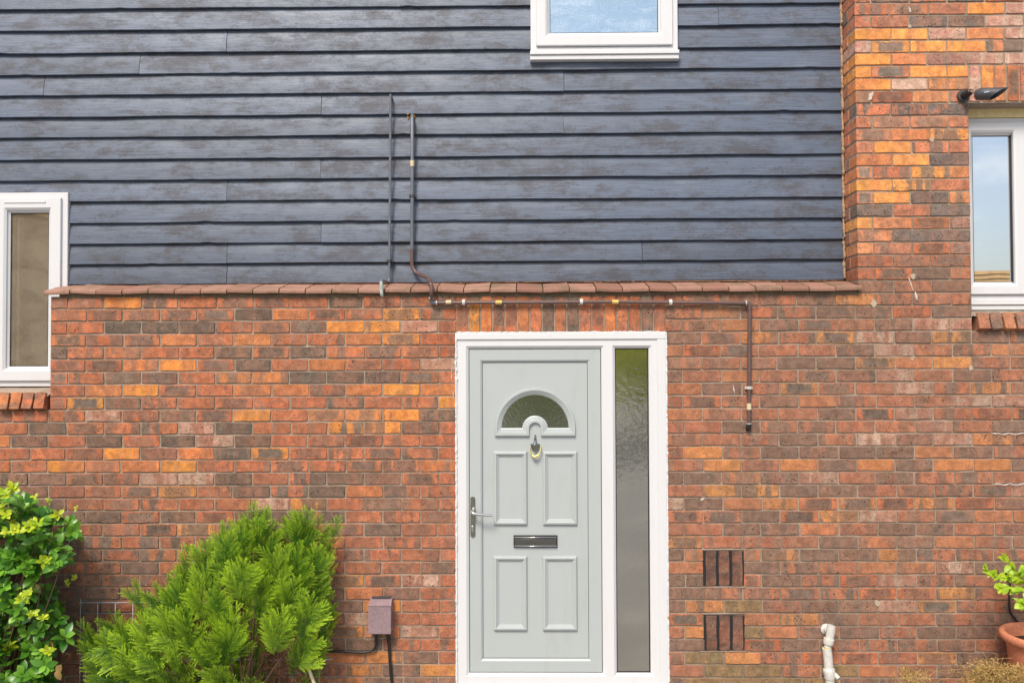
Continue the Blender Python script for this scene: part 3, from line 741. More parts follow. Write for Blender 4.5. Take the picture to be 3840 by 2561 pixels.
def raised(px0, py0, px1, py1):
    X0, X1, Zz0, Zz1 = rectpx(px0, py0, px1, py1, YI)
    pr = [(0, YI + .001), (.0, YI - .008), (.004, YI - .0155), (.013, YI - .0175), (.016, YI - .0165), (.020, YI - .0105), (.023, YI - .0105), (.0265, YI - .0055), (.029, YI - .0055), (.033, YI - .001)]
    mb = MB(); frame(mb, X0, X1, Zz0, Zz1, pr, True); mb.build('moulded_panel', DOORC, leaf)
raised(1852, 1692, 1976, 1966); raised(2036, 1692, 2163, 1966); raised(1852, 2084, 1976, 2361); raised(2036, 2084, 2163, 2361)
# half moon light
c0 = at(2006.5, 1606, YI); sc = (at(2106.5, 1606, YI).x - c0.x) / 100
def rainbow(Ro, Ri, drop, N=28):
    p = [(c0.x - Ro * sc, c0.z - drop * sc)]
    for i in range(N + 1):
        a_ = math.pi * (1 - i / N); p.append((c0.x + Ro * sc * math.cos(a_), c0.z + Ro * sc * math.sin(a_)))
    p.append((c0.x + Ro * sc, c0.z - drop * sc)); p.append((c0.x + Ri * sc, c0.z - drop * sc))
    for i in range(N + 1):
        a_ = math.pi * i / N; p.append((c0.x + Ri * sc * math.cos(a_), c0.z - min(drop, 10) * sc * (1 - math.sin(a_)) * .0 + Ri * sc * math.sin(a_)))
    p.append((c0.x - Ri * sc, c0.z - drop * sc)); return p
A_, B_ = rainbow(151, 21.5, 28), rainbow(126, 48, -2.5)
mb = MB(); rings = []
for t, y in ((0, .001), (0, -.009), (.05, -.0165), (.26, -.0180), (.40, -.0165), (.46, -.0115), (.60, -.0110), (.66, -.0065), (.80, -.006), (.86, -.003), (1, -.0008)):
    rings.append([(a_[0] + (b_[0] - a_[0]) * t, YI + y, a_[1] + (b_[1] - a_[1]) * t) for a_, b_ in zip(A_, B_)])
mb.loft(rings); mb.build('fanlight_surround', DOORC, leaf, smooth=True)
mb = MB(); N = 28
o_ = [(x, YI - .0012, z) for x, z in B_[1:N + 2]]; i_ = [(x, YI - .0012, z) for x, z in B_[N + 4:2 * N + 5]][::-1]
mb.add(o_ + i_, [(k, k + 1, N + 2 + k, N + 1 + k) for k in range(N)]); mb.build('fanlight_pane', GLASS_D, leaf)
# letterbox
X0, X1, Zz0, Zz1 = rectpx(1926, 2005.5, 2090, 2051.5, YI)
mb = MB(); mb.rects([(X0, X1, Zz0, Zz1, YI + .002), (X0, X1, Zz0, Zz1, YI - .006), (X0 + .003, X1 - .003, Zz0 + .003, Zz1 - .003, YI - .009)], True); mb.build('letterbox_frame', BLACKP, leaf)
mb = MB(); h_ = Zz1 - Zz0
prof = [(.10, -.0095), (.10, -.013), (.16, -.0145), (.20, -.013), (.24, -.0135), (.55, -.017), (.74, -.0165), (.78, -.013), (.84, -.014), (.90, -.0125), (.90, -.0095)]
mb.loft([[(x, YI + y, Zz0 + h_ * t) for t, y in prof] for x in (X0 + .006, X1 - .006)], True, True); mb.build('letterbox_flap', simple('smoked_chrome', (.22, .22, .21), .14, .5, 1, var=.05, bump=0), leaf, smooth=True)
for t_ in (.13, .85):
    mb = MB(); mb.tube([(X0 + .005, YI - .0145, Zz0 + h_ * t_), (X1 - .005, YI - .0145, Zz0 + h_ * t_)], .0022, 8); mb.build('letterbox_trim', CHROME, leaf, smooth='all')
# knocker
K = lambda px, py, dy=0: at(px, py, YI + dy)
def kn(px, prof, name, mat, dy=-.008, flat=.7):
    m_ = MB(); N_ = 16
    m_.loft([[(K(px, py).x + r * sc * math.cos(a_), YI + dy + r * sc * flat * math.sin(a_), K(px, py).z) for a_ in [2 * math.pi * k / N_ for k in range(N_)]] for py, r in prof], True, True)
    return m_.build(name, mat, leaf, smooth=True)
kn(2007, [(1626, .5), (1628, 2.5), (1631, 2.8), (1633, 1.8), (1635, 2.2), (1641, 4.2), (1645, 4.6), (1647, 4.), (1651, 4.), (1653, 4.5), (1660, 7.5), (1662, 8.2), (1663.5, 17), (1666, 18), (1668, 16.5), (1676, 16), (1684, 12), (1690, 5), (1692, 2.5), (1695, 4), (1697, 2.)], 'knocker_body', simple('dark_chrome', (.30, .30, .30), .16, .5, 1, var=.05, bump=0))
kn(2006.5, [(1715, 1.5), (1718, 2.2), (1722, 3.2), (1726, 3.0), (1729, 1.)], 'knocker_finial', CHROME)
mb = MB(); rp = [K(2006.5 - 20.5, 1671, -.014), K(2006.5 - 21, 1680, -.018), K(2006.5 - 18, 1694, -.024), K(2006.5 - 10, 1707, -.026), K(2006.5, 1713, -.027), K(2006.5 + 10, 1707, -.026), K(2006.5 + 18, 1694, -.024), K(2006.5 + 21, 1680, -.018), K(2006.5 + 20.5, 1671, -.014)]
pp = smooth_path(rp, 5); mb.tube(pp, [(2.1 + 4.2 * math.exp(-((i - (len(pp) - 1) / 2) / 5.5) ** 2)) * sc for i in range(len(pp))], 10); mb.build('knocker_ring', BRASS, leaf, smooth='all')
# handle
mb = MB(); xc = at(1773, 1936, YLf).x; za, zb = at(1773, 1870, YLf).z, at(1773, 2003, YLf).z; hw = 8.8 * sc
out_ = [(xc + hw * math.cos(a_), za + hw * math.sin(a_)) for a_ in [math.pi * k / 8 for k in range(9)]] + [(xc - hw * math.cos(a_), zb - hw * math.sin(a_)) for a_ in [math.pi * k / 8 for k in range(9)]]
mb.loft([[(x, YLf + .001, z) for x, z in out_], [(x, YLf - .006, z) for x, z in out_], [(xc + (x - xc) * .88, YLf - .008, z) for x, z in out_]], cap1=True); mb.build('handle_plate', DARKST, leaf, smooth=True)
mb = MB(); lp = [at(1777, 1905, YLf - .006), at(1774, 1912, YLf - .03), at(1770, 1921, YLf - .048), at(1776, 1925, YLf - .055), at(1800, 1929, YLf - .056), at(1825, 1931.5, YLf - .054), at(1847, 1931.5, YLf - .050)]
mb.tube(smooth_path(lp, 6), 5.4 * sc, 12); mb.build('lever_handle', CHROME, leaf, smooth=True)
mb = MB(); kc = at(1772.5, 1974, YLf); mb.lathe([(0, .0), (0, 5 * sc), (.006, 5 * sc), (.007, 4 * sc), (.007, 0)], (kc.x, YLf - .007, kc.z), (0, -1, 0), 14)
kc2 = at(1772.5, 1985, YLf); mb.box(kc2.x - 3 * sc, kc2.x + 3 * sc, YLf - .012, YLf - .007, kc2.z - 7 * sc, kc2.z + 6 * sc); mb.build('lock_cylinder', CHROME, leaf, smooth=True)

# ------------------------------------------------------------------ pipes on the wall
def seg_clip(parent, px, py, Y, axis, mat, r=.0165, wd=.012, name='pipe_clip'):
    """saddle clip round a pipe with its foot on the wall"""
    c = at(px, py, Y); d = {'x': (1, 0, 0), 'z': (0, 0, 1)}[axis]; o_ = c - Vector(d) * wd / 2
    m_ = MB(); m_.lathe([(0, .0112), (0, r), (wd, r), (wd, .0112)], o_, d, 14)
    if axis == 'x': m_.box(c.x - wd / 2, c.x + wd / 2, Y + .006, Y + .028, c.z - .014, c.z + .012)
    else: m_.box(c.x - .022, c.x + .022, Y + .008, Y + .026, c.z - wd / 2, c.z + wd / 2)
    return m_.build(name, mat, parent, smooth=True)
def band(parent, px, py, Y, axis, mat, wd, r=.0135, name='tape_label'):
    c = at(px, py, Y); d = {'x': (1, 0, 0), 'z': (0, 0, 1)}[axis]; m_ = MB()
    m_.lathe([(0, .0112), (.0005, r), (wd * .4, r * .97), (wd, r * 1.02), (wd, .0112)], c - Vector(d) * wd / 2, d, 14)
    return m_.build(name, mat, parent, smooth=True)
YP1, YP2 = .145, -.024
gas = empty('service_pipe', at(1546, 1000, YP1), label='long bent brown pipe with yellow and white bands running above the door', category='pipe')
def inv(o, root): o.location = -root.location
kids0 = set(bpy.data.objects)
mb = MB(); mb.tube([at(1546, 432, .20), at(1546, 437, .165), at(1546, 446, YP1), at(1546, 700, YP1), at(1545, 985, YP1)], .0113, 14); mb.build('upright_pipe', PIPEG, gas, smooth=True)
mb = MB(); mb.tube(smooth_path([at(1545, 925, YP1), at(1545, 985, YP1), at(1548, 1003, YP1), at(1560, 1022, YP1 - .01), at(1582, 1033, YP1 - .05), at(1604, 1044, YP1 - .12), at(1615, 1062, YP2 - .03), at(1618, 1080, YP2 - .042), at(1618, 1100, YP2 - .04), at(1618, 1122, YP2 - .012)], 6), .0118, 14); mb.build('swept_bend', PIPEB, gas, smooth=True)
mb = MB(); mb.tube(smooth_path([at(1618, 1116, YP2 - .016), at(1618.5, 1126, YP2 - .004), at(1623, 1134, YP2), at(1634, 1136, YP2)], 5), .0145, 12); mb.build('elbow', PIPEG, gas, smooth=True)
mb = MB(); mb.tube([at(1630, 1136, YP2), at(1900, 1134.5, YP2), at(2300, 1132.5, YP2), at(2800, 1137, YP2)], .0108, 14); mb.build('level_pipe', PIPEB, gas, smooth=True)
mb = MB(); mb.tube(smooth_path([at(2796, 1137, YP2), at(2806, 1139, YP2), at(2811, 1146, YP2), at(2811.5, 1160, YP2)], 5), .0145, 12); mb.build('elbow', PIPEB, gas, smooth=True)
mb = MB(); mb.tube([at(2811.5, 1152, YP2), at(2808.5, 1594, YP2)], .0118, 14); mb.build('drop_pipe', PIPEB, gas, smooth=True)
mb = MB(); mb.tube(smooth_path([at(2808.5, 1586, YP2), at(2808, 1598, YP2), at(2806, 1605, YP2 + .008), at(2806, 1606, .01)], 5), .0155, 12); mb.build('end_elbow', BLACKP, gas, smooth=True)
mb = MB(); c = at(1545, 440, .185)
for i in range(16):
    d = Vector((R.gauss(0, .012), R.gauss(0, .006), R.gauss(.002, .006))); q = c + d; rr = R.uniform(.003, .007)
    mb.lathe([(-rr, 0), (-rr * .6, rr * .8), (0, rr), (rr * .6, rr * .8), (rr, 0)], q, (R.gauss(0, 1), R.gauss(0, 1), 1), 6)
mb.build('foam_filler', FOAM, gas, smooth='all')
band(gas, 1546, 614, YP1, 'z', CREAMT, .036); band(gas, 1545, 928, YP1, 'z', PIPEG, .03, .0135, 'coupling')
seg_clip(gas, 1546, 735, YP1, 'z', GREYP)
band(gas, 1637, 1136, YP2, 'x', WHITEP, .006, .0155, 'joint_ring'); band(gas, 2797, 1137, YP2, 'x', WHITEP, .005, .0155, 'joint_ring'); band(gas, 1617.5, 1118, YP2 - .014, 'z', WHITEP, .010, .0155, 'joint_ring')
band(gas, 1682, 1134, YP2, 'x', CREAMT, .032); band(gas, 1870, 1134.5, YP2, 'x', YELLOW, .038); band(gas, 2307, 1132.5, YP2, 'x', YELLOW, .038)
for px, py in ((1739, 1134), (2180, 1132), (2514, 1134)): seg_clip(gas, px, py, YP2, 'x', WHITEP, .0185, .018)
seg_clip(gas, 2809.5, 1454, YP2, 'z', WHITEP, .0165, .016); band(gas, 2809, 1524, YP2, 'z', CREAMT, .038, .0142); band(gas, 2808.5, 1588, YP2, 'z', WHITEP, .005, .0165, 'joint_ring')
ovf = empty('overflow_pipe', at(1462, 1050, YP1), label='thin grey overflow pipe ending in a stub over the tiled ledge', category='pipe')
mb = MB(); mb.tube(smooth_path([at(1468, 368, .19), at(1466, 364, .16), at(1464.5, 367, .150), at(1464.3, 380, YP1), at(1463, 700, YP1), at(1460.5, 976, YP1)], 4), .0083, 12); mb.build('upright_pipe', PIPEG, ovf, smooth=True)
mb = MB(); mb.tube([at(1460.5, 972, YP1), at(1459.5, 1052, YP1)], .0072, 12); mb.build('lower_pipe', PIPEG, ovf, smooth=True)
seg_clip(ovf, 1460.5, 978, YP1, 'z', GREYP, .0135, .014)
mb = MB(); mb.tube(smooth_path([at(1459.5, 1047, YP1), at(1459, 1056, YP1 - .008), at(1452, 1058, YP1 - .03), at(1437, 1053, -.02), at(1431, 1054, -.050), at(1430, 1062, -.056)], 5), .0088, 10); mb.build('elbow', PIPEG, ovf, smooth=True)
mb = MB(); mb.tube([at(1430, 1056, -.055), at(1430, 1064, -.056), at(1430.5, 1095, -.056), at(1432, 1106, -.054), at(1434, 1112, -.050)], [.0095, .0105, .0100, .0098, .006], 10); mb.build('spout', VERD, ovf, smooth=True)
def to_local(root):
    """parts were made in world coordinates: keep them in place under a root that stands elsewhere"""
    for ch in root.children: ch.matrix_parent_inverse = Matrix.Translation(-root.location)
to_local(gas); to_local(ovf)

# ------------------------------------------------------------------ security light
c = at(3611.5, 361.6, -.004)
lamp = empty('security_light', c, label='black visored security light on the pier above the right window', category='lamp')
mb = MB(); mb.lathe([(0, 0), (0, .037), (.010, .037), (.016, .033), (.018, .0)], c + Vector((0, .002, 0)), (0, -1, 0), 22); mb.build('wall_base', GREYP, lamp, smooth=True)
p0_ = c + Vector((0, -.014, .0)); p1_ = at(3642, 344, -.085)
mb = MB(); d = (p1_ - p0_); L_ = d.length
mb.lathe([(0, 0), (0, .024), (L_ * .35, .0235), (L_ * .36, .0215), (L_ * .40, .0215), (L_ * .41, .0235), (L_ * .95, .017), (L_, .012), (L_, 0)], p0_, d, 18); mb.build('arm', BLACKP, lamp, smooth=True)
p2_ = at(3660, 349, -.115); mb = MB(); mb.lathe([(-.008, .005), (.0, .010), (.012, .0085), ((p2_ - p1_).length, .008)], p1_, p2_ - p1_, 14, True); mb.build('ball_joint', CHROME, lamp, smooth=True)
# visor: half-pipe hood, long at the top, cut back at the bottom
h0, h1 = at(3657, 353, -.12), at(3738, 352, -.19); axn = (h1 - h0).normalized(); side = Vector((-axn.y, axn.x, 0)).normalized(); upv = axn.cross(side) * (1 if axn.cross(side).z > 0 else -1)
mb = MB(); rings = []; NS = 24
Lh = .150
for t in (0, .04, .15, .4, .7, 1.0):
    ring = []
    for k in range(NS):
        a_ = 2 * math.pi * k / NS; s_, u_ = math.cos(a_), math.sin(a_)
        rr = .034 * min(1, (.35 + t * 4)) ** .5
        cut = Lh * (.80 + .28 * u_)          # lower lip is cut back
        ring.append(h0 + axn * (t * cut) + side * s_ * rr * 1.15 + upv * (u_ * rr * 1.05 - .002))
    rings.append(ring)
inner = [[h0 + (p - h0) * .999 + (Vector((0, 0, -.002)) if True else p) for p in r_] for r_ in rings]
mb.loft(rings, True, False)
cen = sum(rings[-1], Vector()) / NS
mb.loft([rings[-1], [cen + (p - cen) * .93 for p in rings[-1]], [cen + (p - cen) * .9 - axn * .04 for p in rings[-1]]], False, True)
mb.build('visor_head', GREYP, lamp, smooth=True)
pc = at(3708, 351, -.21)
mb = MB(); q0 = h0 + axn * .062 + side * -.0392; 
mb.box(-.013, .013, -.001, .001, -.0032, .0032); o = mb.build('badge', CHROME, lamp)
nrm = -side if (-side).y < 0 else side
o.rotation_euler = (0, 0, math.atan2(axn.y, axn.x)); o.location = h0 + axn * .068 + nrm * .0405 + upv * .0
wl = o.location.copy(); to_local(lamp)

# ------------------------------------------------------------------ meter box and cables
YBx = -.085
bl = at(1381, 2378, YBx); br = at(1465, 2378, YBx); tz = at(1420, 2271, YBx).z; tz2 = at(1420, 2243, -.03).z
box = empty('cable_box', (bl.x, 0, bl.z), label='faded mauve brown plastic box on the wall left of the door', category='box')
mb = MB(); rings = [[(x, .0, bl.z), (x, YBx + .004, bl.z), (x, YBx, bl.z + .004), (x, YBx, tz - .004), (x, YBx + .004, tz), (x, -.02, tz2), (x, .0, tz2)] for x in (bl.x, br.x)]
mb.loft(rings, True, True); mb.build('casing', MAUVE, box, smooth=True)
mb = MB(); mb.box(bl.x - .003, br.x + .003, YBx - .003, -.004, tz - .002, tz + .0012); 
mb.build('lid_seam', MAUVE, box)
mb = MB(); mb.box(bl.x + .010, br.x - .008, -.03, -.004, tz2 + .0005, tz2 + .007); mb.build('hinge', GREYP, box)
to_local(box)
YC = -.016
mb = MB(); mb.tube(smooth_path([at(1412, 2376, -.03), at(1411, 2392, YC), at(1410, 2415, YC), at(1402, 2434, YC), at(1385, 2442, YC), at(1355, 2445, YC), at(1310, 2443, YC), at(1255, 2441, YC), at(1190, 2443, YC), at(1100, 2446, YC)], 5), .0075, 8)
mb.build('cable', BLACKP, label='black cable curving left from the box towards the conifer', category='cable', smooth='all')
mb = MB(); mb.tube(smooth_path([at(1456, 2376, -.03), at(1456.5, 2395, YC), at(1459, 2430, YC), at(1462, 2480, YC), at(1466, 2530, YC), at(1470, 2575, YC), at(1474, 2680, YC)], 5), .0085, 8)
mb.build('cable', BLACKP, label='black cable dropping straight down from the box', category='cable', smooth='all')

# ------------------------------------------------------------------ waste pipe on the right
YW = -.05
wp = empty('waste_pipe', at(3108, 2640, YW), label='white plastic waste pipe with couplings low on the right wall', category='pipe')
T = lambda x, y, dy=0: at(3000 + x / 6.008, 2300 + y / 6.008, YW + dy)
mb = MB(); mb.tube([T(712, 262, -.012), T(706, 290, -.012), T(664, 590), T(650, 640)], [.0225, .0245, .0238, .0238], 18); mb.build('upper_pipe', WHITEP, wp, smooth=True)
mb = MB(); mb.tube([T(657, 545), T(656, 560), T(640, 655), T(636, 690), T(632, 700)], [.0245, .0305, .0305, .0275, .024], 18); mb.build('coupling', WHITEP, wp, smooth=True)
mb = MB(); mb.tube([T(634, 690), T(620, 760)], .0205, 16); mb.build('spigot', WHITEP, wp, smooth=True)
mb = MB(); mb.tube([T(624, 752), T(617, 792)], .0212, 16); mb.build('tape', YELLOW, wp, smooth=True)
mb = MB(); mb.tube([T(603, 770), T(606, 800), T(622, 900), T(640, 1100), T(650, 1250)], [.0265, .0262, .0265, .0262, .0265], 18); mb.build('lower_pipe', WHITEP, wp, smooth=True)
mb = MB(); mb.tube([T(645, 1215), T(650, 1240), T(655, 1300), T(668, 1370), T(672, 1460), T(672, 1475)], [.027, .0325, .0345, .0325, .0305, .0262], 18); mb.build('socket', WHITEP, wp, smooth=True)
mb = MB(); mb.tube([T(672, 1440), T(690, 1900)], .0262, 18); mb.build('stand_pipe', WHITEP, wp, smooth=True)
mb = MB(); mb.tube([T(735, 1300, .01), T(765, 1345, -.005), T(878, 1465, -.03)], .0125, 14, False); mb.build('branch_pipe', WHITEP, wp, smooth=True)
mb = MB(); cc = T(878, 1465, -.03); dd = (cc - T(765, 1345, -.005)).normalized(); mb.lathe([(-.012, .0), (-.012, .009), (0.0005, .0095), (.0005, .0128), (-.001, .0128)], cc, dd, 14); mb.build('pipe_mouth', simple('pipe_inside', (.25, .24, .22), .7), wp, smooth=True)
mb = MB(); cc = at(3094, 2357, -.001); mb.lathe([(0, 0), (0, .031), (.007, .031), (.011, .024), (.014, .019), (.06, .019)], cc + Vector((.004, 0, 0)), (0, -1, 0), 20); mb.build('wall_flange', WHITEP, wp, smooth=True)
to_local(wp)

# ------------------------------------------------------------------ wires on the right
def twisted(px0, py, px1, label):
    P = []; n_ = 26
    for i in range(n_ + 1):
        t = i / n_; c_ = at(px0 + (px1 - px0) * t, py, -.006)
        P.append(c_ + Vector((0, -.003 * abs(math.sin(t * 22)), .0045 * math.sin(t * 31) * (1 if i else 0))))
    m_ = MB(); m_.tube(P, .0012, 6)
    m_.tube([p + Vector((.004, -.002, -.0035 * math.sin(i * 1.9))) for i, p in enumerate(P)], .0010, 6)
    m_.build('garden_wire', simple('white_coated_wire', (.72, .72, .74), .4), label=label, category='wire', group='white twisted wires on the right wall', smooth='all')
twisted(3722, 1626, 3960, 'upper white twisted wire fixed to the brick at the right edge')
twisted(3728, 1815, 3960, 'lower white twisted wire fixed to the brick at the right edge')

# ------------------------------------------------------------------ wire mesh panels behind the conifer
def panel(x0, x1, y0, Y, label, nx_, hs):
    a_, b_ = at(x0, y0, Y), at(x1, y0, Y); root = empty('wire_panel', (a_.x, Y, -.15), label=label, category='trellis', group='wire mesh panels behind the conifer')
    m_ = MB(); m_.tube(smooth_path([(a_.x, Y, -.14), (a_.x, Y, a_.z - .03), (a_.x + .004, Y, a_.z - .008), (a_.x + .018, Y, a_.z), (a_.x + .05, Y, a_.z), (b_.x - .02, Y, b_.z), (b_.x, Y, b_.z - .02), (b_.x, Y, -.14)], 3), .0032, 6); m_.build('border_wire', WIRE, root, smooth='all')
    for i in range(1, nx_):
        x = a_.x + (b_.x - a_.x) * i / nx_; m_ = MB(); m_.tube([(x, Y - .004, -.14), (x, Y - .004, a_.z)], .0021, 6); m_.build('upright_wire', WIRE, root, smooth='all')
    for py in hs:
        z_ = at(x0, py, Y).z; m_ = MB(); m_.tube([(a_.x - .003, Y + .003, z_), (b_.x + .003, Y + .003, z_)], .0021, 6); m_.build('cross_wire', WIRE, root, smooth='all')
    to_local(root)
panel(302, 830, 2259, -.035, 'taller grey wire mesh panel standing against the bricks', 8, (2300, 2407, 2461, 2517, 2570))
panel(322, 1196, 2474, -.075, 'shorter grey wire mesh panel in front of the taller one', 18, (2522, 2536, 2580))
mb = MB(); mb.tube([at(1160, 2512, -.30), at(1192, 2600, -.32), at(1212, 2660, -.33)], .0095, 8); mb.build('garden_cane', CANE, label='pale cut cane leaning at the foot of the conifer', category='cane', smooth='all')

# ------------------------------------------------------------------ terracotta pot, its plant and the hose behind
YPt = -.26
pr_ = .205; pc = at(3764, 2374, YPt) + Vector((pr_ + .018, 0, 0)); zr = pc.z; zg = -.15
pot = empty('terracotta_pot', (pc.x, YPt, zg), label='terracotta flower pot with rolled rim at the right edge', category='pot')
o_ = (0, 0, 0); H_ = zr - zg
mb = MB(); mb.lathe([(0, .0), (0, .13), (H_ * .5, .165), (H_ - .06, .186), (H_ - .055, .188)], o_, (0, 0, 1), 40); mb.build('pot_body', TERRA, pot, smooth=True)
mb = MB(); mb.lathe([(H_ - .058, .184), (H_ - .056, .200), (H_ - .045, .214), (H_ - .020, .222), (H_ - .004, .216), (H_, .204), (H_ - .004, .192), (H_ - .02, .184), (H_ - .12, .172)], o_, (0, 0, 1), 40); mb.build('pot_rim', TERRA, pot, smooth='all')
mb = MB(); mb.lathe([(H_ - .07, .178), (H_ - .062, .1), (H_ - .06, .0)], o_, (0, 0, 1), 30); mb.build('soil', SOIL, pot)
def leaf_mesh(name, L, W, fold, curl, mat, kind='obovate', tone=.5):
    """one leaf along +x, face towards +z, two sides folded along the midrib"""
    n_ = 5; v = []; f = []
    for i in range(n_ + 1):
        t = i / n_
        if kind == 'obovate': wd = W * (math.sin(math.pi * min(1, t ** 1.2 * .985 + .012)) ** .95)
        else: wd = W * (math.sin(math.pi * min(1, t ** .8 * .98 + .015)) ** .9)
        x = L * t; z = -curl * L * t * t
        v += [(x, -wd, z + fold * wd), (x, 0, z), (x, wd, z + fold * wd)]
    for i in range(n_):
        a_ = i * 3; f += [(a_, a_ + 3, a_ + 4, a_ + 1), (a_ + 1, a_ + 4, a_ + 5, a_ + 2)]
    me = bpy.data.meshes.new(name); me.from_pydata(v, [], f); me.materials.append(mat)
    me.polygons.foreach_set('use_smooth', [True] * len(me.polygons))
    at_ = me.attributes.new('tone', 'FLOAT', 'POINT'); at_.data.foreach_set('value', [tone] * len(v)); return me
def orient(d, n_, roll=0):
    """matrix with x along d and z near n_"""
    x = Vector(d).normalized(); z = Vector(n_); z = (z - x * z.dot(x))
    z = z.normalized() if z.length > 1e-4 else x.orthogonal().normalized()
    y = z.cross(x); return Matrix((x, y, z)).transposed() @ Matrix.Rotation(roll, 3, 'X')
LIME = mat_leaf('lime_green_leaf', (.22, .42, .02), (.50, .66, .04), .4, .35)
plant = empty('potted_plant', (pc.x, YPt, zr - .06), label='lime green leafy plant trailing over the terracotta pot', category='plant')
LM = [leaf_mesh('lime_leaf', l_, w_, .25, c_, LIME, 'ovate', t_) for l_, w_, c_, t_ in ((.062, .019, .2, .6), (.052, .021, .15, .8), (.070, .017, .3, .4), (.045, .018, .1, .9))]
stems = MB()
twigs = [[(3890, 2380, .0), (3875, 2250, .02), (3835, 2175, -.02), (3780, 2155, -.05), (3735, 2165, -.08), (3700, 2130, -.09)],
         [(3895, 2380, .0), (3880, 2230, .03), (3840, 2170, 0), (3800, 2130, 0), (3762, 2092, .0)],
         [(3890, 2380, .0), (3880, 2260, -.02), (3850, 2210, -.05), (3800, 2200, -.08), (3745, 2195, -.10)],
         [(3900, 2380, .0), (3890, 2260, -.02), (3870, 2215, -.06), (3840, 2240, -.10), (3830, 2265, -.12)],
         [(3900, 2380, 0), (3910, 2200, 0), (3870, 2120, .0), (3835, 2130, -.03)], [(3905, 2380, 0), (3950, 2200, 0), (3960, 2080, 0)], [(3905, 2380, 0), (3990, 2230, -.05), (4030, 2160, -.1)]]
for tw in twigs:
    P = smooth_path([at(x, y, YPt + .06 + d_) for x, y, d_ in tw], 6); stems.tube(P, [.0035 * (1 - .6 * i / len(P)) for i in range(len(P))], 5)
    for i in range(len(P) // 3, len(P), 1):
        for s_ in range(R.choice((1, 1, 2))):
            t = (P[min(i + 1, len(P) - 1)] - P[i - 1]).normalized()
            d = (t * .7 + Vector((R.gauss(-.1, .5), R.gauss(-.35, .4), R.gauss(-.15, .5)))).normalized()
            o = bpy.data.objects.new('leaf', R.choice(LM)); link(o, plant)
            nrm = Vector((R.gauss(-.1, .35), -.7, .75 + R.gauss(0, .3)))
            o.matrix_world = Matrix.Translation(P[i]) @ orient(d, nrm).to_4x4() @ Matrix.Scale(R.uniform(.6, 1.05), 4)
stems.build('stem', simple('green_stem', (.15, .17, .04), .6), plant, smooth='all')
to_local(plant)
mb = MB(); mb.tube(smooth_path([at(3778, 2150, -.01), at(3786, 2160, -.02), at(3788, 2200, -.014), at(3785, 2245, -.014), at(3787, 2285, -.014), at(3800, 2312, -.014), at(3822, 2335, -.02), at(3860, 2358, -.03), at(3950, 2380, -.04)], 5), .0062, 8)
mb.tube([at(3777, 2146, -.002), at(3779, 2150, -.03)], .013, 8); mb.build('hose', BLACKP, label='thin black hose hooked on the wall behind the lime green plant', category='hose', smooth='all')

# ------------------------------------------------------------------ dried flower clumps
def dried(px, py, Y, wpx, hpx, n_, label):
    base = at(px, 2640, Y); base.z = -.15; root = empty('dried_plant', base, label=label, category='plant', group='dried flower clumps by the pot')
    st = MB(); fl = MB(); sw = wpx / 660
    c_ = at(px, py, Y)
    for i in range(n_):
        tip = Vector((c_.x + R.gauss(0, sw * .38), Y + R.gauss(0, .05), c_.z - abs(R.gauss(0, hpx / 660 * .45))))
        b_ = Vector((base.x + R.gauss(0, sw * .3), Y + R.gauss(0, .03), -.13))
        mid = b_.lerp(tip, .6) + Vector((R.gauss(0, .03), R.gauss(0, .02), 0))
        st.tube(smooth_path([b_, mid, tip], 3), .0013, 4)
        for k in range(9):
            q = tip + Vector((R.gauss(0, .014), R.gauss(0, .014), R.gauss(-.008, .014))); s_ = R.uniform(.003, .008)
            d1, d2 = Vector((R.gauss(0, 1), R.gauss(0, 1), R.gauss(0, 1))).normalized() * s_, Vector((R.gauss(0, 1), R.gauss(0, 1), R.gauss(0, 1))).normalized() * s_
            fl.add([q - d1, q - d2 * .6, q + d1, q + d2 * .8], [(0, 1, 2), (0, 2, 3)])
        if i % 3 == 0: st.tube([tip + Vector((R.gauss(0, .05), R.gauss(0, .03), R.gauss(0, .03))), tip + Vector((R.gauss(0, .05), R.gauss(0, .03), R.gauss(0, .03)))], .001, 4)
    st.build('stalks', DRY, root); fl.build('flower_heads', DRY, root, kind='stuff'); to_local(root)
dried(3418, 2510, -.25, 75, 60, 46, 'small clump of dry straw coloured flowers nearest the waste pipe')
dried(3705, 2490, -.30, 120, 90, 210, 'big matted clump of dry straw coloured flowers before the terracotta pot')
dried(3815, 2500, -.42, 90, 60, 90, 'clump of dry straw coloured flowers at the bottom right corner')

# ------------------------------------------------------------------ broad-leaved shrub on the left
GREEN = mat_leaf('glossy_green_leaf', (.040, .155, .014), (.20, .43, .035), .32, .22)
YOUNG = mat_leaf('young_yellow_leaf', (.28, .46, .02), (.58, .63, .03), .4, .3)
shrub = empty('leafy_shrub', (at(40, 2400, -.35).x - .1, -.3, -.15), label='broad leaved green shrub with yellow young shoots at the left edge', category='shrub')
GM = [leaf_mesh('shrub_leaf', l_, w_, .22, c_, GREEN, 'obovate', t_) for l_, w_, c_, t_ in ((.076, .0185, .2, .2), (.068, .0195, .28, .45), (.060, .0175, .12, .7), (.084, .0205, .3, .3), (.055, .018, .2, .95))]
YMs = [leaf_mesh('young_leaf', l_, w_, .28, c_, YOUNG, 'obovate', t_) for l_, w_, c_, t_ in ((.058, .015, .1, .5), (.048, .0145, .15, .9), (.052, .013, .05, .2))]
br_ = MB(); leaves = []
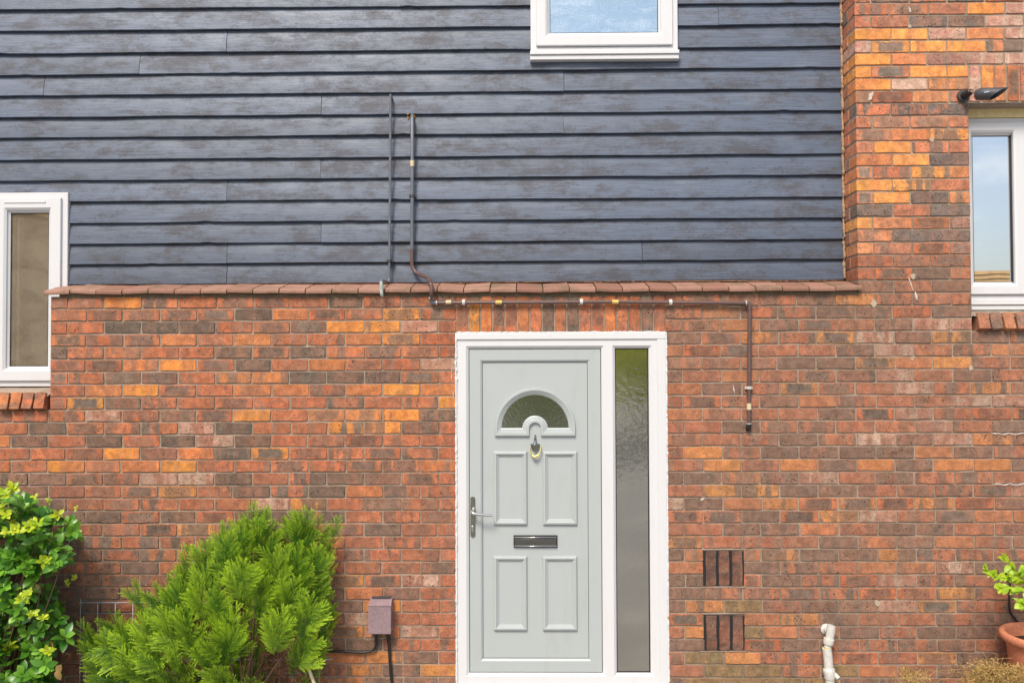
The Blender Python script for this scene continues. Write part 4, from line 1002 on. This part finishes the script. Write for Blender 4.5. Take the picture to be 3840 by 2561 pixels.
def inside(px, py):
    # outline of the bush in the photograph (pixels)
    e = [(1790, 30), (1840, 150), (1880, 230), (1930, 295), (2030, 300), (2090, 265), (2140, 215), (2180, 200), (2220, 225), (2262, 240), (2330, 285), (2400, 255), (2450, 215), (2520, 205), (2600, 210)]
    if py < e[0][0]: return False
    for (y0, x0), (y1, x1) in zip(e[:-1], e[1:]):
        if y0 <= py <= y1: return px < x0 + (x1 - x0) * (py - y0) / (y1 - y0)
    return px < 210
def rosette(c_, d_, n_, pool, size=1.0):
    d_ = Vector(d_).normalized(); u = d_.orthogonal().normalized(); w_ = d_.cross(u); a0 = R.uniform(0, 6.28)
    for i in range(n_):
        a_ = a0 + i * 2.4; el = R.uniform(.15, .8) if i > 2 else R.uniform(.7, 1.1)
        dd = (u * math.cos(a_) + w_ * math.sin(a_)) * math.cos(el) + d_ * math.sin(el)
        dd.z -= R.uniform(0, .25)
        leaves.append((Matrix.Translation(Vector(c_) + d_ * R.uniform(-.02, .008)) @ orient(dd, d_, R.gauss(0, .25)).to_4x4() @ Matrix.Scale(size * R.uniform(.72, 1.1), 4), R.choice(pool)))
root0 = Vector((at(-40, 2400, -.25).x, -.22, -.14)); n_ros = 0
while n_ros < 540:
    px, py = R.uniform(-330, 300), R.uniform(1800, 2640)
    Yq = -R.uniform(.06, .55)
    if not inside(px + 14, py - 38): continue
    if 2185 < py < 2235 and px > 130 and R.random() < .5: continue
    c_ = at(px, py, Yq); n_ros += 1
    d_ = (Vector((c_.x - root0.x) * .5 if False else ((c_.x - root0.x) * .6, -.55 + R.gauss(0, .3), .55 + R.gauss(0, .3))))
    front = Yq < -.3
    young = R.random() < .10 and front
    rosette(c_, d_, R.randint(6, 10), YMs if young else GM, 1.0 if not young else .85)
    if R.random() < .35:
        mid = root0.lerp(c_, .55) + Vector((R.gauss(0, .05), R.gauss(0, .04), R.gauss(0, .05)))
        br_.tube(smooth_path([root0, mid, c_], 4), [.006 - .0045 * i / 8 for i in range(9)], 5)
for px, py, n_, s_ in ((20, 1850, 9, 1.1), (45, 1830, 8, 1.), (-10, 1905, 9, 1.1), (25, 1930, 8, .9), (60, 1985, 8, .95), (115, 1975, 9, 1.0), (140, 1965, 7, .9), (25, 1995, 6, .8), (85, 2248, 9, .85), (110, 2228, 7, .8), (120, 2300, 7, .8), (165, 2315, 6, .7), (278, 2165, 6, .5), (255, 2185, 5, .5), (190, 2440, 6, .6), (178, 2100, 6, .6), (285, 1905, 4, .4), (130, 1862, 5, .5), (185, 1880, 4, .5)):
    rosette(at(px, py, -.60 if px < 200 else -.3), (R.gauss(.1, .2), -.7, .6), n_ + 1, YMs, s_ * .95)
DRYL = mat_leaf('withered_leaf', (.42, .25, .09), (.55, .36, .14), .7, .2); dm = leaf_mesh('withered_leaf', .06, .02, .3, .3, DRYL, 'ovate', .5)
for px, py in ((178, 2410), (190, 2400), (85, 2180), (130, 2190), (230, 2490), (215, 2510)):
    leaves.append((Matrix.Translation(at(px, py, -.42)) @ orient((R.gauss(0, .5), -.2, -1), (0, -1, .2)).to_4x4(), dm))
br_.tube(smooth_path([at(100, 2420, -.4), at(150, 2400, -.42), at(185, 2385, -.43)], 4), .006, 6); br_.tube(smooth_path([at(215, 2430, -.3), at(245, 2448, -.3), at(262, 2455, -.3), at(255, 2470, -.3)], 4), .006, 6)
br_.build('branches', BARK, shrub, smooth='all')
def size_on_screen(M):
    x, y = proj(M.translation); return (1 if (0 < x < 400 and 1700 < y < 2561) else 0) * (-M.translation.y + .2)
order = sorted(range(len(leaves)), key=lambda i: -size_on_screen(leaves[i][0]))
rv = {}
for r_i, i in enumerate(order):
    M, me = leaves[i]
    if r_i < 280:
        o = bpy.data.objects.new('leaf', me); link(o, shrub); o.matrix_world = M
    else:
        k = rv.setdefault(me.materials[0].name, dict(v=[], f=[], t=[], m=me.materials[0]))
        n0 = len(k['v']); tn = me.attributes['tone'].data[0].value + R.uniform(-.2, .2)
        k['v'] += [tuple(M @ v_.co) for v_ in me.vertices]; k['f'] += [tuple(q + n0 for q in p_.vertices) for p_ in me.polygons]; k['t'] += [tn] * len(me.vertices)
for k in rv.values():
    o = mesh('foliage', k['v'], k['f'], k['m'], shrub, smooth='all', kind='stuff'); a_ = o.data.attributes.new('tone', 'FLOAT', 'POINT'); a_.data.foreach_set('value', k['t'])
to_local(shrub)

# ------------------------------------------------------------------ conifer
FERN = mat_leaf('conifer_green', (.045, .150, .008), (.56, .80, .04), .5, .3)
def frond_mesh(seed, L, nb, wide):
    """feathery flat spray: rachis along +x with forked side sprays, lighter towards the tips"""
    rng = random.Random(seed); v = []; f = []; tn = []
    def blade(p, d, l_, wd, t0, t1):
        d = Vector(d).normalized(); s_ = d.cross(Vector((0, 0, 1))).normalized() * wd; n0 = len(v); up_ = Vector((0, 0, wd * .5))
        m_ = p + d * l_ * .5
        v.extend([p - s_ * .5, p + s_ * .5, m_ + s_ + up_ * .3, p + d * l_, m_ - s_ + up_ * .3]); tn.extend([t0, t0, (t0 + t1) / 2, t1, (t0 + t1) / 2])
        f.append((n0, n0 + 1, n0 + 2, n0 + 3, n0 + 4))
    for b in range(nb):
        t = .10 + .88 * b / (nb - 1); p = Vector((L * t, 0, -.10 * L * t * t + .04 * L * math.sin(t * 5)))
        blade(p - Vector((L / nb, 0, 0)), (1, 0, 0), L / nb * 1.2, .0022, t * .5, t * .6 + .1)
        for sd_ in (-1, 1):
            if rng.random() < .10: continue
            l2 = L * wide * (math.sin(math.pi * (.18 + .74 * t)) ** .8) * rng.uniform(.75, 1.15)
            ang = rad(48 - 22 * t + rng.gauss(0, 6)); d = Vector((math.cos(ang), sd_ * math.sin(ang), rng.gauss(.02, .14)))
            nk = max(3, int(l2 / .0098)); 
            for k in range(nk):
                u = (k + .6) / nk; q = p + d * l2 * u + Vector((.16 * l2 * u * u, 0, -.12 * l2 * u * u))
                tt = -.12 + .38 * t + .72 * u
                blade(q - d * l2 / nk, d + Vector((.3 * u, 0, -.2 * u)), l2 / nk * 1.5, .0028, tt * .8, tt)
                for s2 in (-1, 1):
                    a2 = rng.uniform(.55, .85) * s2; dd = Vector((d.x * math.cos(a2) - d.y * math.sin(a2), d.x * math.sin(a2) + d.y * math.cos(a2), d.z + rng.gauss(0, .25)))
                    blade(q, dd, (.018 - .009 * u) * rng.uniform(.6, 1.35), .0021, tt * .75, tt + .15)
    me = bpy.data.meshes.new('frond'); me.from_pydata([tuple(p) for p in v], [], f); me.materials.append(FERN)
    a_ = me.attributes.new('tone', 'FLOAT', 'POINT'); a_.data.foreach_set('value', tn); return me
FM = [frond_mesh(s_, l_, nb, w_) for s_, l_, nb, w_ in ((1, .28, 13, .40), (2, .23, 11, .46), (3, .33, 15, .34), (4, .19, 10, .48), (5, .26, 12, .38), (6, .17, 9, .50))]
con = empty('conifer_bush', (at(800, 2600, -.32).x, -.32, -.15), label='bright green feathery conifer bush leaning against the brick wall', category='shrub')
OUT = [(290, 2420), (300, 2350), (400, 2290), (470, 2200), (520, 2185), (560, 2200), (640, 2160), (670, 2070), (720, 2045), (800, 2000), (820, 1965), (905, 1935), (925, 1905), (960, 1895), (1010, 1915), (1050, 1945), (1110, 1925), (1150, 1920), (1195, 1945), (1230, 1975), (1262, 1955), (1275, 1990), (1262, 2040), (1240, 2100), (1255, 2150), (1275, 2170), (1262, 2240), (1275, 2270), (1240, 2330), (1225, 2400), (1215, 2460), (1160, 2530), (1150, 2700), (300, 2700), (320, 2500)]
def in_poly(x, y, P):
    c_ = False
    for (x0, y0), (x1, y1) in zip(P, P[1:] + P[:1]):
        if (y0 > y) != (y1 > y) and x < (x1 - x0) * (y - y0) / (y1 - y0) + x0: c_ = not c_
    return c_
cx_ = con.location.x
fronds = []

LEN = [.28, .23, .33, .19, .26, .17]
PL = [(945, 1897, -.16), (1000, 1925, -.20), (1110, 1930, -.14), (1155, 1925, -.22), (1195, 1950, -.16), (1264, 1955, -.13), (905, 1955, -.26), (825, 1965, -.20), (860, 2010, -.34), (700, 2060, -.22), (765, 2045, -.28), (1042, 2055, -.44), (1120, 2040, -.34), (1190, 2060, -.30),
      (768, 2122, -.50), (906, 2112, -.54), (985, 2150, -.46), (500, 2185, -.22), (575, 2195, -.30), (625, 2170, -.24), (1262, 2145, -.22), (1268, 2240, -.24), (1172, 2245, -.46), (1110, 2180, -.42), (300, 2345, -.26), (302, 2425, -.32), (400, 2300, -.28), (440, 2340, -.40), (330, 2500, -.36), (520, 2310, -.44),
      (600, 2290, -.48), (690, 2290, -.54), (540, 2440, -.56), (430, 2470, -.50), (650, 2440, -.60), (770, 2400, -.60), (850, 2370, -.58), (1180, 2350, -.40), (1225, 2420, -.30), (940, 2560, -.62), (800, 2520, -.64), (600, 2560, -.62), (880, 2280, -.56), (1060, 2290, -.50), (460, 2580, -.50), (700, 2600, -.62), (360, 2400, -.40), (660, 2170, -.34), (820, 2200, -.50)]
hub = Vector((at(880, 2600, -.3).x, -.25, .05))
for px, py, Y in PL:
    tip = at(px, py, Y); ax_ = (tip - hub); ln = ax_.length
    axu = (ax_.normalized() * .55 + Vector((R.gauss(0, .08), -.12, .62 if py < 2380 else .25))).normalized()
    Lp = min(ln * .95, R.uniform(.24, .36)); nf = 12
    face = Vector((R.gauss((px - 860) / 1500, .2), -1, .25 + R.gauss(0, .12)))
    sv = axu.cross(face).normalized()
    for k in range(nf):
        t = k / (nf - 1)
        if t == 1: d, L_, p_ = axu, .15, tip - axu * .145
        else:
            sg = 1 if k % 2 else -1
            d = (axu * (1 - .1 * t) + sv * sg * R.uniform(.42, .75) + Vector((R.gauss(0, .1), R.gauss(-.12, .12), R.gauss(-.05, .1)))).normalized()
            p_ = tip - axu * Lp * (1 - t * .72); L_ = R.uniform(.10, .165) * (1.1 - .3 * t)
        fi = R.randrange(6); sc_ = L_ / LEN[fi]
        nrm = face + Vector((R.gauss(0, .25), 0, R.gauss(0, .25)))
        if not in_poly(*[a_ + b_ for a_, b_ in zip(proj(p_ + d * L_ * .9), (0, 0))], OUT): continue
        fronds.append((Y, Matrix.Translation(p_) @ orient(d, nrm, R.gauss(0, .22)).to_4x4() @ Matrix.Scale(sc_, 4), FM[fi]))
tries = 0; nb_ = 0
while nb_ < 190 and tries < 30000:          # sparse growth deeper inside
    tries += 1
    px, py = R.uniform(290, 1270), R.uniform(1930, 2640)
    if not in_poly(px, py, OUT) or not in_poly(px, py - 60, OUT): continue
    if 1000 < px < 1190 and 2330 < py < 2540: continue
    nb_ += 1; gx = (px - 860) / 500; fi = R.randrange(6)
    d = Vector((gx * .7 + R.gauss(0, .3), -.2 + R.gauss(0, .2), 1)).normalized()
    if not in_poly(*proj(at(px, py, -.12) + d * .03), OUT): continue
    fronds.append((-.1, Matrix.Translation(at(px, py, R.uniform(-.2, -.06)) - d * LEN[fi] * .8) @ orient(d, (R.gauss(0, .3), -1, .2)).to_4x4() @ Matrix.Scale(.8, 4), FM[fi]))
fronds = sorted(fronds, key=lambda q: q[0])
back = dict(v=[], f=[], t=[])
for i, (y_, M, me) in enumerate(fronds):
    if i < 290:
        o = bpy.data.objects.new('frond', me); link(o, con); o.matrix_world = M
    else:
        n0 = len(back['v']); back['v'] += [tuple(M @ v_.co) for v_ in me.vertices]; back['f'] += [tuple(q + n0 for q in p_.vertices) for p_ in me.polygons]
        back['t'] += [a_.value for a_ in me.attributes['tone'].data]
if back['v']:
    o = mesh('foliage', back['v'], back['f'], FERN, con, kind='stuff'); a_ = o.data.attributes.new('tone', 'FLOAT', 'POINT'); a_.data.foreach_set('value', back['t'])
tw = MB(); base = Vector((at(880, 2600, -.3).x, -.28, -.14))
for i in range(46):
    px, py = R.uniform(380, 1220), R.uniform(2020, 2500)
    if not in_poly(px, py, OUT) or not in_poly(px, py - 70, OUT): continue
    tip = at(px, py, R.uniform(-.28, -.10)); mid = base.lerp(tip, .5) + Vector((R.gauss(0, .05), R.gauss(0, .03), R.gauss(.02, .04)))
    tw.tube(smooth_path([base + Vector((R.gauss(0, .05), 0, 0)), mid, tip], 4), [.009 - .0072 * k / 8 for k in range(9)], 5)
tw.build('branches', BARK, con, smooth='all')
dd_ = MB()
for i in range(900):
    big = i % 2
    px, py = (R.gauss(1080, 85), R.gauss(2450, 80)) if big else (R.uniform(480, 1230), R.uniform(2150, 2600))
    if not in_poly(px, py, OUT) or not in_poly(px, py - 90, OUT): continue
    p = at(px, py, R.uniform(-.33, -.12) if big else R.uniform(-.2, -.06)); q = p
    d = Vector((R.gauss(0, 1), R.gauss(-.3, .6), R.gauss(.2, .8))).normalized()
    dd_.tube([p, p + d * .035, p + (d + Vector((R.gauss(0, .4), R.gauss(0, .3), R.gauss(0, .4)))).normalized() * .075], [.0016, .0012, .0005], 4, False)
    for k in range(4):
        e_ = (d + Vector((R.gauss(0, .8), R.gauss(0, .6), R.gauss(0, .8)))).normalized(); b_ = p + d * R.uniform(.005, .04)
        dd_.tube([b_, b_ + e_ * R.uniform(.012, .03)], [.0011, .0004], 3, False)
dd_.build('dead_twigs', DEAD, con, kind='stuff')
to_local(con)

# ------------------------------------------------------------------ what the glass reflects: houses and trees across the street, behind the camera
OPB = simple('far_brown_brick', (.46, .34, .235), .9, .1, var=.2, sc=2)
OPR = simple('far_orange_roof_tile', (.80, .46, .17), .8, .2, var=.25, sc=5)
OPD = simple('far_window_dark', (.06, .07, .08), .2)
def far_house(x0, x1, y0, y1, h_, rise, label, seed):
    root = empty('far_house', ((x0 + x1) / 2, (y0 + y1) / 2, -.15), label=label, category='house', group='houses across the street seen in the glass')
    m_ = MB(); m_.box(x0, x1, y0, y1, -.15, h_); m_.build('wall', OPB, root)
    ym = (y0 + y1) / 2; m_ = MB()
    m_.add([(x0 - .3, y1 + .4, h_ - .1), (x1 + .3, y1 + .4, h_ - .1), (x1 + .3, ym, h_ + rise), (x0 - .3, ym, h_ + rise), (x0 - .3, y0 - .4, h_ - .1), (x1 + .3, y0 - .4, h_ - .1)], [(0, 1, 2, 3), (3, 2, 5, 4), (0, 3, 4), (1, 5, 2)])
    nr = 12
    for k in range(nr):
        t0, t1 = k / nr, (k + 1) / nr; za, zb = h_ - .1 + (rise + .1) * t0, h_ - .1 + (rise + .1) * t1; ya, yb = y1 + .4 + (ym - y1 - .4) * t0, y1 + .4 + (ym - y1 - .4) * t1
        m_.add([(x0 - .3, ya + .05, za + .05), (x1 + .3, ya + .05, za + .05), (x1 + .3, yb + .05, zb + .01), (x0 - .3, yb + .05, zb + .01), (x0 - .3, ya + .05, za), (x1 + .3, ya + .05, za)], [(0, 1, 2, 3), (4, 5, 1, 0)])
    rf = m_.build('roof', OPR, root)
    m_ = MB(); m_.box(x0 + 1.2, x0 + 1.9, ym - .3, ym + .3, h_ + rise * .6, h_ + rise + .9); m_.build('chimney', OPB, rf)
    n_ = int((x1 - x0) / 3)
    for k in range(n_):
        m_ = MB(); xx = x0 + (x1 - x0) * (k + .5) / n_; m_.box(xx - .6, xx + .6, y1 + .003, y1 + .05, .9, min(2.1, h_ - .3)); m_.build('window', OPD, root)
    to_local(root)
far_house(8.5, 24, -27, -20, 2.9, 2.0, 'orange roofed bungalow mirrored in the right hand window', 1)
far_house(-24, -11.5, -21, -13, 5.4, 2.6, 'brown brick house mirrored in the left hand window', 2)
HEDGE = mat_leaf('far_tree_leaf', (.36, .44, .03), (.78, .80, .08), .6, .6)
def far_tree(x, y, h0, h1, r_, label, seed):
    rg = random.Random(seed); root = empty('far_tree', (x, y, -.15), label=label, category='tree', group='trees across the street seen in the glass')
    m_ = MB(); m_.tube([(x, y, -.15), (x + .05, y, h0 * .6), (x, y, (h0 + h1) / 2)], [.16, .13, .06], 8); m_.build('trunk', BARK, root)
    v = []; f = []; t_ = []
    for i in range(2600):
        d = Vector((rg.gauss(0, 1), rg.gauss(0, 1), rg.gauss(0, 1))).normalized() * rg.uniform(.55, 1) * (1 + .18 * math.sin(rg.uniform(0, 40)))
        p = Vector((x + d.x * r_, y + d.y * r_, (h0 + h1) / 2 + d.z * (h1 - h0) / 2)); s_ = rg.uniform(.06, .16)
        a_ = Vector((rg.gauss(0, 1), rg.gauss(0, 1), rg.gauss(0, 1))).normalized() * s_; b_ = a_.orthogonal().normalized() * s_ * .7
        n0 = len(v); v += [p - a_, p - b_, p + a_, p + b_]; f.append((n0, n0 + 1, n0 + 2, n0 + 3)); t_ += [rg.uniform(.2, .9)] * 4
    o = mesh('crown', v, f, HEDGE, root); q = o.data.attributes.new('tone', 'FLOAT', 'POINT'); q.data.foreach_set('value', t_); to_local(root)
far_tree(3.6, -17.5, .6, 4.2, 1.9, 'yellow green tree mirrored in the side light beside the door', 5)
far_tree(.4, -16.0, .2, 3.4, 1.7, 'green tree mirrored in the half moon glass of the door', 6)
